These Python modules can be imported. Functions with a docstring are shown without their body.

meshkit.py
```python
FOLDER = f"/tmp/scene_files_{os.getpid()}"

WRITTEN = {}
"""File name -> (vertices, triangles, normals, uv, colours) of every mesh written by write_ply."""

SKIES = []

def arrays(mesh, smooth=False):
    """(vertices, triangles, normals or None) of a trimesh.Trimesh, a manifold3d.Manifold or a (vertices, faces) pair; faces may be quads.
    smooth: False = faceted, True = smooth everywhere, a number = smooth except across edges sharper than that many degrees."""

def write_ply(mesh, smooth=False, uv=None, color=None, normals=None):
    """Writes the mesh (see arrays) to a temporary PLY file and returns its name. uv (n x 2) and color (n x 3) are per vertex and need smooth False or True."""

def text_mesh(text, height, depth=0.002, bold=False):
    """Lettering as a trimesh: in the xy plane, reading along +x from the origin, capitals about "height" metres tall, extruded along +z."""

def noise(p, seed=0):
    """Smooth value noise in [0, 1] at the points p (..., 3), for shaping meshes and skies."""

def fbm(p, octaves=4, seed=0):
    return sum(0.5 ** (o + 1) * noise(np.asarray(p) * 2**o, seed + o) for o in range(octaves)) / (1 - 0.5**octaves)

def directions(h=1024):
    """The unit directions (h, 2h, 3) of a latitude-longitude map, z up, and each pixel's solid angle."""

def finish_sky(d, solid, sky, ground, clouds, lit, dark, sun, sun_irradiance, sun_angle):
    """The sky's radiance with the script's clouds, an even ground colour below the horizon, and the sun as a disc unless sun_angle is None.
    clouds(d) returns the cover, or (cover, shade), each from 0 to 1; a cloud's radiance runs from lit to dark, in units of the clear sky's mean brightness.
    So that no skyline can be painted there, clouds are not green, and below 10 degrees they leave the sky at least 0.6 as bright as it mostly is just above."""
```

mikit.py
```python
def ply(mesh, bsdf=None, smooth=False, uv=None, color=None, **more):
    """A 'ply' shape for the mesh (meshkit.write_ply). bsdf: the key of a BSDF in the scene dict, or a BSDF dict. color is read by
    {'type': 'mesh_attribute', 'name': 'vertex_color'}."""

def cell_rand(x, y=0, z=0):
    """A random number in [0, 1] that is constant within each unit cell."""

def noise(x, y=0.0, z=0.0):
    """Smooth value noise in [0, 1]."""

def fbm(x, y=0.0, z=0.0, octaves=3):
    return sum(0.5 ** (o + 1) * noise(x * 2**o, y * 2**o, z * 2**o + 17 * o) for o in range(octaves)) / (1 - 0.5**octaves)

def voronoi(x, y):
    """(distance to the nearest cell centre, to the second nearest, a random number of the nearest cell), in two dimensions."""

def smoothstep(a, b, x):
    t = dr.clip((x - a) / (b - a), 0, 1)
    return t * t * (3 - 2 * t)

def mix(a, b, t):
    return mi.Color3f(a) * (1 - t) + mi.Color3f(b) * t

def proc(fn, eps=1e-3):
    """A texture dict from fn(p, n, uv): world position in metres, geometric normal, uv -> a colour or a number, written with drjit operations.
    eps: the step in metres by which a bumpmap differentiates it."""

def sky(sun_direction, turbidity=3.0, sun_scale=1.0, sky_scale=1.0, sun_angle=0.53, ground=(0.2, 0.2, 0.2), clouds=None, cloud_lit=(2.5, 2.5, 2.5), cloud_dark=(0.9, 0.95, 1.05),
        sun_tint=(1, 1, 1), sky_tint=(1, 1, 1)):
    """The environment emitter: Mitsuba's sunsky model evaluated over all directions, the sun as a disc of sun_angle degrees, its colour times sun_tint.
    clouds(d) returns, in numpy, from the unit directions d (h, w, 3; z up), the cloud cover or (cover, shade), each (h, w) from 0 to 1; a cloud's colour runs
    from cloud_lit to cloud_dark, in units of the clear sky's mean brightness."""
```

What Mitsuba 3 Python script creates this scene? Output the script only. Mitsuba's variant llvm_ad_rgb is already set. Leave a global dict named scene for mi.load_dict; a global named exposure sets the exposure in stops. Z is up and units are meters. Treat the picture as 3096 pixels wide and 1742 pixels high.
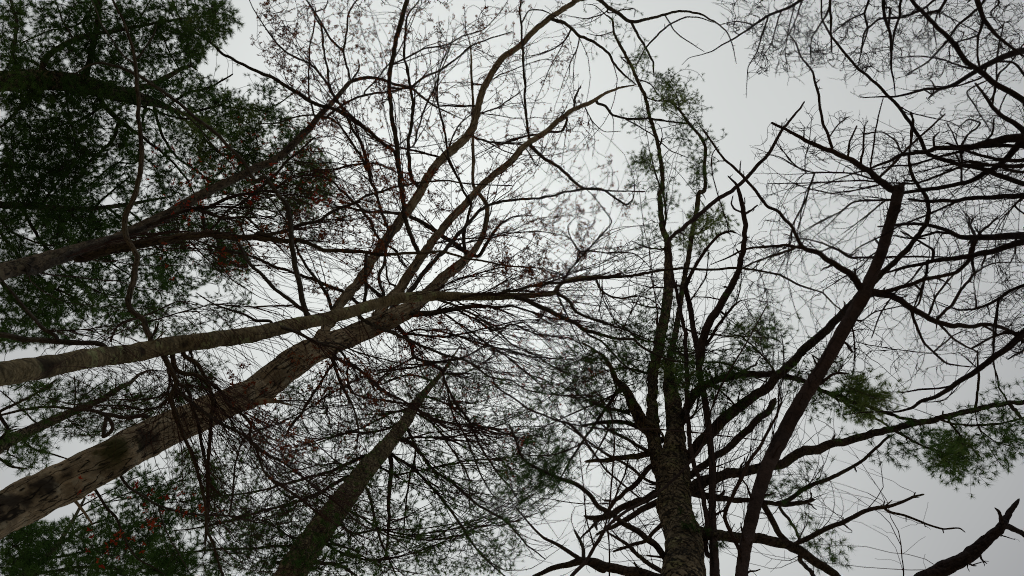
import math
import numpy as np, trimesh, mitsuba as mi, mikit, meshkit
import drjit as dr
from scipy.spatial import cKDTree
from mikit import noise, fbm, smoothstep, mix

# ------------------------------------------------------------------ camera, sky, exposure
T = mi.ScalarTransform4f
EYE = np.array([0.0, 0.0, 1.6])
FX = 2063.0                                   # focal length in pixels of the 3096 px wide survey frame
zc = np.array([481.0, 390.0, -FX]); zc /= np.linalg.norm(zc)     # zenith seen from the eye: right, up, back
xc = np.array([1.0, 0, 0]) - zc[0] * zc; xc /= np.linalg.norm(xc)
yc = np.cross(zc, xc)
W = np.stack([xc, yc, zc])                     # camera axes -> world
RIGHT, UP, FWD = W @ [1, 0, 0], W @ [0, 1, 0], W @ [0, 0, -1]
exposure = 1.9
scene = {
    'camera': {'type': 'perspective', 'fov': math.degrees(2 * math.atan(1548 / FX)), 'fov_axis': 'x', 'near_clip': 0.05, 'far_clip': 2000.0,
               'to_world': T().look_at(origin=EYE.tolist(), target=(EYE + FWD).tolist(), up=UP.tolist())},
}
def ray(sx, sy):
    return FWD + (sx - 1548) / FX * RIGHT + (871 - sy) / FX * UP
GLOW = ray(1420, 720); GLOW /= np.linalg.norm(GLOW)     # the sun stands here behind thin overcast
def overcast(d):
    c = np.clip(d @ GLOW, -1, 1)
    ang = np.degrees(np.arccos(c))
    n = meshkit.fbm(d / np.maximum(d[..., 2:3], 0.15) * 1.6, 5, 5)
    shade = np.clip(ang / 52.0, 0, 1) ** 1.25 * 1.0 + (n - 0.5) * 0.42
    return np.ones(shade.shape), np.clip(shade, 0, 1)
scene['sky'] = mikit.sky(GLOW, turbidity=4, sun_scale=0.0, sky_scale=1.0, clouds=overcast, cloud_lit=(2.02, 2.10, 2.04), cloud_dark=(0.72, 0.73, 0.76))
labels = {}

# ------------------------------------------------------------------ materials
def B(key, d):
    scene[key] = d
    return key
def bark(c0, c1, R=0.05, lichen=None, lamt=0.0, lfreq=9.0, fine=60.0, stretch=5.0, crack=0.8, cw=0.10, depth=0.006, spots=()):
    """uv.x runs once round the limb in radians, uv.y along it in metres; R: a typical radius of what wears this bark."""
    def field(uv, k, st, seed):
        return dr.cos(uv.x) * R * k + 50, dr.sin(uv.x) * R * k + 50 + seed, uv.y * k / st
    def cracks(uv):
        x, y, z = field(uv, fine, stretch, 0)
        w = noise(x * 0.9 + 3, y * 0.9, z * 2.0) - 0.5
        w2 = noise(x * 2.7 + 13, y * 2.7, z * 5.0) - 0.5
        a = dr.abs(noise(x + w * 1.4 + w2 * 0.5, y + w * 1.4, z + w + w2 * 0.4) - 0.5)
        b = dr.abs(noise(x * 2.1 + 31 + w2, y * 2.1 + w, z * 2.4) - 0.5)
        gate = smoothstep(0.3, 0.6, noise(x * 0.35, y * 0.35 + 8, z * 0.6))
        return dr.maximum(1 - smoothstep(cw * 0.3, cw, a), (1 - smoothstep(cw * 0.15, cw * 0.6, b)) * 0.7 * gate)
    def col(p, n, uv):
        x, y, z = field(uv, fine * 1.3, max(stretch * 0.6, 0.5), 20)
        a = fbm(x, y, z, 4)
        b = fbm(p.x * 4, p.y * 4, p.z * 4, 3)
        g = mi.Color3f(mix(c0, c1, smoothstep(0.28, 0.72, a * 0.55 + b * 0.45)))
        if lichen is not None:
            l = smoothstep(0.55, 0.63, fbm(p.x * lfreq + 9, p.y * lfreq, p.z * lfreq, 5) * 0.7 + a * 0.3) * lamt
            g = g * (1 - l) + mi.Color3f(lichen) * l
        g = g * (1 - crack * cracks(uv))
        for (q, r, sc) in spots:
            d = dr.sqrt(dr.square(p.x - q[0]) + dr.square(p.y - q[1]) + dr.square(p.z - q[2])) / r + (fbm(p.x * 13, p.y * 13, p.z * 13, 4) - 0.5) * 2.2
            s = smoothstep(1.35, 0.35, d) * 0.88
            g = g * (1 - s) + mi.Color3f(sc) * s
        return g
    def hgt(p, n, uv):
        x, y, z = field(uv, fine * 2.2, max(stretch * 0.6, 0.5), 5)
        return 0.35 * noise(x, y, z) - 0.65 * cracks(uv)
    return {'type': 'bumpmap', 'tex': mikit.proc(hgt, eps=0.003), 'scale': depth,
            'bsdf': {'type': 'principled', 'base_color': mikit.proc(col), 'roughness': 0.9, 'specular': 0.2}}
def leafy(c0, c1, freq, trans=0.5, shift=0.0):
    def col(p, n, uv):
        a = fbm(p.x * freq + shift, p.y * freq, p.z * freq, 3)
        return mi.Color3f(mix(c0, c1, smoothstep(0.3, 0.7, a)))
    return {'type': 'principledthin', 'base_color': mikit.proc(col), 'roughness': 0.6, 'diff_trans': trans, 'spec_trans': 0.0}

# ------------------------------------------------------------------ survey: tile coordinates -> points
K = 774.0 / 1930.0
def tile_px(t, x, y):
    return int(t[1]) * 774 + x * K, int(t[0]) * 580.5 + y * K
def at(sx, sy, z):
    return EYE + z * ray(sx, sy)
def nrm(v):
    return v / np.maximum(np.linalg.norm(v, axis=-1, keepdims=True), 1e-9)

# branch survey: "id parent: tile x,y[,width[,distance]] ..."; widths and positions as sighted, distance in metres along the view axis
SURVEY = {}
SURVEY['M'] = """
t -: 20 0,985,345,4.3 300,840,340,4.6 600,690,325,4.9 900,530,300,5.2 1200,375,280,5.6 1500,240,250,5.9 1800,105,225,6.2 11 0,1500,235,6.5 200,1350,240,6.8 400,1215,215,7.1 600,1130,180,7.5 800,1050,165,7.9 1000,960,160,8.3 1150,890,130,8.7 1300,760,100,9.3 1420,640,90,9.8 1560,530,80,10.3 1640,450,60,10.8 1720,300,45,11.3 1740,100,40,11.8 01 1640,1400,32,12.2 1640,1200,28 1632,1000,26,13 1638,800,22 1625,560,18 1615,340,14,14 1590,250,8
a t: 11 480,1120,90 560,980,88,7.7 620,870,86,8.0 700,760,85 800,640,82 880,510,80 950,400,80 1050,270,82 1130,160,80,10.2 1200,70,78 01 1250,1420,76,10.5 1330,1280,74 1440,1160 1560,1060,72 1640,960,70,11.5 1665,850,62 1690,730 1740,620,58 1800,510 1860,430,55 1930,390 02 70,340,50,12.6 140,260,50 280,140,48 400,60,45 500,0,42,13.3 580,-50,38
b t: 11 900,985,88 1020,800,86,8.8 1090,720,84 1170,600,82 1240,500,82 1320,390,72 1400,290,72 1480,190,68 1570,100,66 1650,10,62,10.8 01 1780,1330,60 1930,1210,60 02 70,1120,58,11.6 160,1060,52 270,980 380,890,45 470,825,40 600,770,36 700,710,26 800,670,20 930,640,12,13
c t: 11 950,980,50 1030,880,48 1160,750,46,9 1240,640,42 1330,540,40 1440,420,36 1530,310,34 1620,220,30 1700,130,28 1780,90,24 1930,60,22,10.6 12 200,50,20 300,30 400,0,18 02 560,1425,20 750,1440,16 1000,1445,10,11.5
d b: 11 1240,490,42 1190,390,40 1150,280,40 1120,160,40 1110,60,42 01 1100,1440,44 1090,1380 1075,1220,44 1060,1080,42 1030,940,40 1015,800,38 1005,640,38 1015,500,38 1040,380,40 1070,250,42 1100,130,42 1140,0,40 1160,-80,38
e a: 01 1240,1430,36 1170,1340,35 1155,1200,32 1150,1050,30 1180,900,28 1180,760,26 1160,650,24 1140,520,22 1120,430,22 1125,250,20 1140,120,16 1230,0,12 1260,-50,10
f d: 01 1070,1165,34 1000,1110,33 920,1050,32 820,960,32 740,890,32 660,845,32 600,825,32 500,800,32 400,760,34 330,710,34 250,660,33 130,590,32 60,560,30 00 1930,535,28 1800,470,26 1650,385,24 1580,310,22 1450,230,20 1360,140,18 1300,0,14 1290,-60,12
r t: 11 1090,930,60 1280,920,55 1480,885,45 1620,860,36 1800,870,26 1930,860,20 12 130,900,16 330,960,12 520,970,8
m13 t: 20 1100,245,42 950,250,38 800,230,36 700,205,28 580,195,26 400,175,26 200,190,24 0,240,20 -100,270,16
m13b m13: 20 780,395,34 850,330,34 830,270,30 760,220,24
m14 t: 20 910,700,26 970,780,24 1080,850,22 1200,915,20 1350,965,18 1500,985,16 1700,990,14 1930,1050,10
m15 t: 20 740,840,24 790,920,22 870,1000,22 920,1120,20 970,1230,18 1030,1310,16 1150,1380,12 1250,1449,8
m14b m14: 20 1210,930,14 1230,1050,14 1290,1180,12 1360,1300,10 1430,1430,8
m16 t: 20 1850,170,60,6.2 21 20,130,60 80,120,55 170,130,30 290,170,6
m18 t: 11 1060,990,44 1120,1080,38 1170,1150,34 1190,1240,30 1240,1270,26 1400,1280,22 1560,1250,16 1700,1170,12 1900,1010,8
m18b m18: 11 1210,1260,24 1300,1300,22 1400,1340,22 1430,1449,24 21 1480,100,23 1600,280,22 1680,450,20 1800,640,18 1930,800,14 22 60,900,10
m18c m18b: 21 1440,40,18 1490,240,17 1570,380,16 1700,690,14 1770,820,12 1850,900,8
m19 m18: 11 1400,1280,20 1250,1310,22 1150,1330,20 1000,1350,18 860,1385,12 760,1410,8
m20 t: 11 560,1240,32 640,1270,30 740,1320,28 830,1380,26 900,1449,24 21 1000,70,22 1100,120,20 1200,190,20 1280,240,18 1500,300,16 1700,320,14 1930,390,10
m22 t: 11 1600,460,46 1500,395,42 1380,310,40 1250,230,38 1150,180,32 1000,150,26 850,150,24 700,120,20 600,110,14
m23 t: 11 590,1270,24 540,1350,24 480,1449,24 21 430,80,26 380,160,28 330,230,28 270,310,26 220,400,16 200,440,8
s6 a: 11 930,350,26 860,230,26 790,130,26 720,60,24 660,0,22 01 560,1360,16 450,1330,12
s7 a: 11 1010,290,26 960,200,26 920,60,26 01 900,1440,27 860,1350,28 830,1200,26 790,1080,25 740,990,24 690,890,23 640,790,22 600,740,20 530,620,20 440,510,20 400,480,18 290,430,18 200,370,16 120,280,14 0,100,10 00 1880,0,8
s7b s7: 01 840,1290,25 780,1160,24 720,1080,22 680,1010,22 640,950,20 570,900,18 510,880,16 400,865,14 310,880,14 150,930,10 0,930,6
s8 a: 11 960,790,30 930,680,30 930,620,30 960,560,26 980,440,22 1010,350,20 1050,260,14
s8b b: 11 1130,720,18 1010,690,18 980,560,17 970,470,16 980,380,12
s9 a: 11 1060,450,20 1090,520,20 1140,570,14
s10 t: 11 1580,470,36 1570,330,32 1600,200,28 1620,80,24 01 1570,1449,22 1500,1300,22 1450,1180,20 1430,1050,20 1400,900,18 1370,780,16 1370,620,14 1390,500,12 1450,360,8
s10b t: 11 1600,470,36 1680,480,34 1720,420,32 1800,300,26 1860,230,20 1930,190,14 12 150,180,8
s3 a: 11 580,890,36 540,790,30 480,690,28 400,590,25 330,480,22 300,400,18 240,320,12
s15 b: 02 140,1060,24 110,900,22 95,650,22 80,400,20 70,200,18 60,60,16 75,-20,14
s15b s15: 02 75,170,14 130,80,12 230,80,12 300,110,8
a2 a: 02 290,145,30 400,180,28 500,260,26 600,310,24 680,360,22 730,410,22 760,470,20 830,550,18 900,610,12 940,640,8
a3 a: 02 520,-5,34 640,-10,34 720,50,34 800,100,32 900,165,30 1000,150,26 1150,110,22 1250,85,20 1400,100,17 1520,160,14 1620,240,11 1670,370,9 1690,480,5
a4 a3: 02 900,170,24 950,270,22 1010,370,20 1060,470,17 1070,580,10
a5 a4: 02 1010,360,16 1110,250,16 1200,180,14 1310,130,13 1400,130,11 1520,170,8
a5b a4: 02 1000,370,13 930,510,12
a6 a3: 02 1150,110,12 1240,250,10 1340,320,9 1450,390,5
a7 a3: 02 720,60,12 720,90,12 850,70,11 930,70,10 920,130,6
a8 a3: 02 720,80,12 700,95,12 560,140,10 420,120,7
b2 b: 02 470,820,24 480,720,20 520,650,14
b3 b: 02 410,890,22 370,990,18 270,1000,18 100,1030,15 0,1060,14 01 1850,1090,10
b4 b: 02 640,775,26 700,800,24 750,860,22 820,890,20 900,900,19 1000,895,17 1200,920,15 1310,930,10
b5 b4: 02 850,895,14 950,950,12 1050,1010,11 1200,1140,10 1330,1190,7
b6 b: 02 560,830,10 610,920,9 690,990,8 820,990,6
b7 b: 02 150,1110,34 230,1180,30 340,1250,28 430,1330,26 520,1410,24 12 680,-20,16 800,60,18 870,95,18 910,60,12 925,-60,8
b8 b: 02 120,1140,12 190,1250,10 215,1180,7
a9 a2: 02 440,230,16 400,300,14 330,360,12 200,410,10 100,430,6
a10 a2: 02 510,270,13 490,370,12 440,470,10 430,560,7
s12 d: 01 1170,660,22 1250,590,20 1380,530,18 1500,450,16 1620,350,14 1800,280,12 1930,240,9
s12b d: 01 1020,490,16 1150,430,15 1260,370,14 1450,335,13 1560,270,12 1700,230,10 1850,80,8 1900,0,6
s11 e: 01 1170,1110,16 1220,980,15 1260,850,14 1330,690,13 1380,560,12 1420,480,10 1480,300,8
s16 a: 01 1400,1195,22 1300,1160,20 1170,1130,20 1050,1105,16 960,1060,10
s17 d: 01 1060,1110,14 1130,1050,12 1200,1020,8
s18 a: 01 1640,1030,22 1760,1070,20 1930,1080,16 02 100,1070,10
s19 a: 01 1680,850,14 1800,820,13 1930,740,12 02 60,700,8
s20 a: 01 1640,800,18 1500,800,16 1380,800,14
s21 a: 01 1740,640,14 1640,640,12
s22 a: 01 1770,600,12 1850,560,12 1930,530,10 02 100,490,9 230,450,7 380,460,5
s23 a: 01 1450,1150,16 1470,1060,14 1540,930,12 1640,850,10 
s24 b: 11 1310,400,14 1450,370,14 1700,340,12 1930,290,10 12 200,200,9 420,180,7 600,150,5
s25 c: 11 1440,420,14 1600,380,13 1800,340,12 12 0,310,11 230,300,9 450,360,7 510,450,6
s26 t: 11 1300,770,16 1450,690,15 1650,620,14 1930,560,12 12 140,570,12 290,590,10 430,650,7
s27 r: 11 1500,880,20 1650,960,18 1800,1040,16 12 0,1000,14 200,1080,12 420,1100,10 560,1160,8
s28 r: 11 1400,905,18 1560,1010,16 1750,1150,14 1900,1250,12 12 100,1360,10 300,1440,8
s29 m18: 11 1150,1060,18 1320,1040,17 1500,1080,16 1700,1150,14 1930,1200,12 12 150,1240,10 400,1260,8 590,1280,6
s30 r: 11 1330,915,16 1480,820,14 1700,770,14 1850,690,12 12 40,600,8
s31 m18: 11 1120,1070,26 1250,1080,24 1400,1090,20 1600,1060,16 1800,1010,12 12 50,970,10 270,960,8
s32 m20: 21 700,-130,20 720,60,18 950,120,16 1100,150,14 1250,220,12 1420,320,10 1600,360,8
s33 m14: 21 -60,380,16 160,300,14 380,190,12 560,80,10 760,-40,8
s34 m20: 21 890,10,18 1020,-110,16 1150,-180,14 1240,-240,8
"""
SURVEY['L'] = """
t -: 10 -20,1378,195,3.6 200,1340,185,3.8 400,1310,172,4.0 700,1250,155,4.3 1000,1215,145,4.7 1300,1155,142,5.0 1600,1115,132,5.2 1930,1070,125,5.5 11 200,1020,115,5.8 450,970,106,6.1 700,910,100,6.4 900,845,92,6.7 1100,800,92,6.9 1300,785,88,7.2 1600,790,72,7.5 1800,792,62,7.7 1930,785,54,7.9 12 100,782,50,8 300,765,40,8.2 345,755,30,8.3
l1 t: 12 0,790,46 100,810,46 200,860,45 330,920,42 450,980,38 560,1040,34 700,1080,30 830,1110,24 920,1115,24 960,1150,22 1050,1210,22 1200,1270,20 1400,1290,19 1600,1290,18 1720,1350,16 1930,1440,12
l2 t: 12 330,760,32 440,840,28 480,900,26 560,940,24 700,990,22 830,1030,16 900,1060,14 1020,1110,8
l3 t: 11 1500,790,30 1800,765,30 1930,745,30 12 150,715,30 300,695,30 450,675,28 650,650,28 900,630,27 1100,600,26 1250,580,26 1500,585,24 1740,575,22 1930,605,20 13 80,620,20 200,690,19 330,735,17 410,760,15 500,850,13 600,920,8
l3b l3: 12 1740,575,18 1820,530,17 1930,490,16 13 120,450,14 230,410,10 400,420,6
l4 t: 12 320,750,32 400,672,30 470,652,28 580,640,28 660,630,18 705,620,6
l5 l3: 12 635,660,22 660,720,22 690,760,20 760,790,18 830,800,16 930,780,14 1020,800,10 1100,850,6
l6 t: 12 340,750,18 430,600,16 560,450,15 650,350,14 750,220,13 690,130,11 560,-20,9 02 470,1380,6
l6b l6: 12 480,540,12 510,460,14 720,462,12 930,470,12 990,520,10 950,590,6
l6c l6: 12 500,440,12 440,340,10 420,260,10 480,190,8
l7 t: 10 1140,1120,48 1110,1040,48 1080,970,50 980,880,52 965,830,50 990,700,50 1005,580,48 1030,480,46 1000,420,44 930,300,48,5.3 960,150,46 1030,0,42 00 1060,1290,42 1075,1180,40 1050,1000,36 1040,800,34 1030,600,32 1020,440,30 980,300,26 940,180,24 850,0,20 820,-60,18
l7b l7: 00 1030,440,14 1100,350,14 1150,280,13 1180,190,10
l7c l7: 00 1020,480,18 940,430,16 860,320,15 760,170,13 700,20,10 670,-30,8
l8 t: 10 800,1175,44 780,1150,46 600,1140,50 400,1130,54 200,1110,54 0,1080,52 -80,1060,50
l9 l8: 10 430,1110,36 330,1030,34 200,890,30 100,760,24 30,680,18 -60,560,14
l9b l9: 10 330,1040,14 500,1045,12 680,1030,10 800,1010,8
l10 t: 10 1240,1250,50 1280,1340,48 1330,1440,44 20 1290,110,42 1320,220,40 1370,370,36 1430,500,32 1500,700,28 1540,900,26 1555,1050,22 1545,1240,12
l11 t: 10 1310,1240,44 1330,1330,42 1400,1370,38 1500,1400,36 1570,1449,34 20 1600,100,32 1590,250,30 1585,400,30 1570,600,30 1570,800,28 1565,1000,28 1560,1100,26 1600,1180,24 1640,1330,20 1680,1440,16 1700,1500,14
l11b l10: 20 1390,10,30 1450,180,30 1500,300,28 1520,450,26 1550,600,24 1562,750,16
l12 t: 10 1390,1220,40 1480,1290,36 1540,1390,32 1590,1449,30 20 1660,60,28 1720,160,26 1800,220,24 1890,310,22 1880,380,20 1930,500,20 21 80,680,20 200,780,19 310,850,17 430,950,14 480,990,10
l13 t: 11 130,1010,34 250,1040,30 350,1080,28 470,1140,26 620,1180,24 690,1270,22 780,1340,20 880,1440,16 21 960,60,10
l13b l13: 11 610,1190,20 590,1290,20 640,1440,20 21 730,170,18 770,330,16 760,450,12 755,600,8
l14 t: 11 780,940,36 880,1000,34 1000,1050,30 1120,1100,28 1250,1160,26 1400,1220,24 1550,1260,22 1650,1310,20 1750,1390,18 1930,1420,14 22 100,40,12 400,90,10 700,160,8
l15 l10: 20 1330,60,34 1390,90,36 1460,170,36 1570,240,34 1650,290,28 1760,340,26 1870,420,24 1930,480,22 21 200,590,20 350,700,18 480,810,18 620,900,17 780,1050,16 950,1130,14 1100,1200,10 1200,1300,6
s1 t: 11 390,940,52 340,800,50 310,650,50 290,500,48 265,350,46 260,230,44 230,100,42 170,20,40 01 130,1420,38 10 1990,-110,36 00 1930,1360,34 1850,1240,34 1740,1120,34 1640,1010,34 1500,910,32 1350,780,30 1200,670,28 1060,580,26 900,510,24 780,480,22 680,490,18 560,560,14
s1b s1: 11 270,300,16 200,180,16 110,60,16 0,-40,14 00 1600,1090,13 1450,910,12 1300,790,11 1140,610,10
s2 t: 11 400,935,42 300,850,38 220,780,36 140,730,34 80,660,34 20,600,32 10 1900,560,32 1850,480,30 1800,390,26
l16 t: 11 110,985,28 0,970,26 10 1850,930,24 1750,890,20 1600,840,16 1480,760,10
l17 t: 10 1140,1110,24 1170,1060,22 1192,995,16
l18 l7: 10 1050,950,24 1000,960,24 880,1020,22 830,1130,14
l18b l7: 10 1060,945,14 1200,890,13 1350,825,12 1430,840,8
l18c l7: 10 1075,1000,12 1350,910,12 1600,850,10 1800,860,7 11 0,865,7 300,860,6
l19 t: 20 1270,-90,20 1270,60,16 1100,115,14 850,120,10
l20 t: 20 1450,-190,14 1560,60,12 1680,200,10 1760,310,8
l21 t: 11 1300,785,24 1500,860,22 1650,930,20 1800,1030,18 1930,1150,16 12 100,1190,12 300,1310,10 600,1440,8
l22 t: 11 1310,760,20 1420,770,18 1540,840,16 1650,900,12 1760,1000,8
l23 t: 12 340,780,14 390,870,13 430,960,12 500,1110,10 590,1300,8 640,1440,6
l24 l1: 12 560,1050,22 680,1130,20 760,1220,20 830,1290,16 950,1370,12
l25 l1: 12 800,1110,12 830,1040,10 870,960,8
l26 l13: 11 470,1140,20 620,1140,18 740,1200,16 920,1250,14 1080,1290,12 1240,1300,8
l27 l3: 12 680,650,10 680,760,10 660,880,9 690,1000,8
l28 l10: 20 1290,90,26 1200,170,24 1080,190,20 900,160,16 700,165,14 520,150,12 350,100,8
"""
SURVEY['F'] = """
t -: 10 -60,640,150,5.8 0,610,150,5.9 250,540,150,6.3 500,470,140,6.8 700,410,125,7.3 850,370,112,7.6 1000,300,110,8.0 1150,230,110,8.3 1300,155,105,8.6 1450,60,95,8.9 00 1560,1450,88,9.1 1700,1380,82,9.4 1850,1310,78,9.7 01 0,1262,76,10 100,1230,76 180,1180,75 260,1110,74 340,1030,70 420,950,64 470,880,58,11.2 560,790,52 640,700,46 710,620,40,12.2 850,585,32 950,600,30 1040,635,28 1170,665,26 1250,730,22 1330,790,20 1450,850,14 1560,900,8,13.4
f2 t: 10 560,470,100,6.9 850,430,92 1000,405,90 1200,370,86 1400,340,80 1600,325,72 1800,345,62 11 0,345,58 120,350,56 240,365,50 340,360,46 430,400,42 500,435,38 700,445,36 850,455,36 960,475,34 1100,470,30 1250,460,28 1400,450,26 1550,490,22 1700,520,20 1930,560,16 12 130,570,12 
f3 t: 10 200,570,80,6.1 600,445,70,6.7 850,350,58,7.0 1100,265,50,7.3 1250,190,46 1400,140,42 1550,115,40 1700,50,34 1800,20,32 00 1930,1445,30 01 120,1340,28 230,1220,26 340,1130,22 440,1035,16
f4 t: 01 715,615,26 690,520,24 660,400,22 680,280,20 700,100,18 760,0,14 790,-50,12
f5 f4: 01 655,385,22 560,290,22 510,200,22 440,90,20 380,0,18 350,-50,16
f6 t: 01 450,885,22 420,800,22 400,700,20 400,500,18 405,350,17 440,200,14 450,60,10
f7 t: 01 600,740,24 560,690,24 540,540,24 510,370,22 490,200,22 440,100,18 520,60,12 545,0,9
f8 t: 01 500,890,28 590,835,28 640,800,26 760,740,24 850,710,22 1000,690,20 1095,678,16
f9 f8: 01 820,710,18 900,610,18 980,510,18 1040,440,14 1110,320,12 1220,60,8
s4 f2: 11 0,325,42 130,320,40 250,290,38 350,240,34 470,220,30 560,160,28 650,115,26 750,80,25 850,20,24 01 950,1440,24 1150,1390,22 1300,1370,20 1450,1365,18 1600,1385,16 1930,1400,10
f10 f2: 11 790,850,38,8.6 680,770,36 560,710,32 420,655,30 290,610,28 150,560,26 0,495,24 10 1760,450,22 1600,410,20 1450,350,16
f11 f3: 10 1440,130,30 1550,150,30 1700,200,28 1850,190,26 1930,260,22 11 60,310,14
f12 f3: 10 1290,180,14 1320,120,14 1450,118,12
f13 f2: 10 1330,250,14 1300,250,13 1370,310,12 1400,340,10
f14 f3: 10 1560,320,26 1620,250,26 1720,140,24 1860,50,22 00 1930,1449,20 11 120,-10,18 220,-80,14 01 380,1310,10
f15 f2: 10 1860,370,22 1820,260,18 1870,140,16 1930,10,12
f16 s4: 01 1150,1390,14 1060,1300,14 960,1250,14 830,1230,16 720,1245,16 620,1270,14 450,1280,10
f17 t: 01 250,1190,12 420,1230,12 620,1230,12 780,1300,10 900,1400,8
f18 f8: 01 600,835,18 700,900,20 780,950,18 880,1050,14
f19 t: 01 720,610,20 780,500,16 770,450,12
"""
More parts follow.
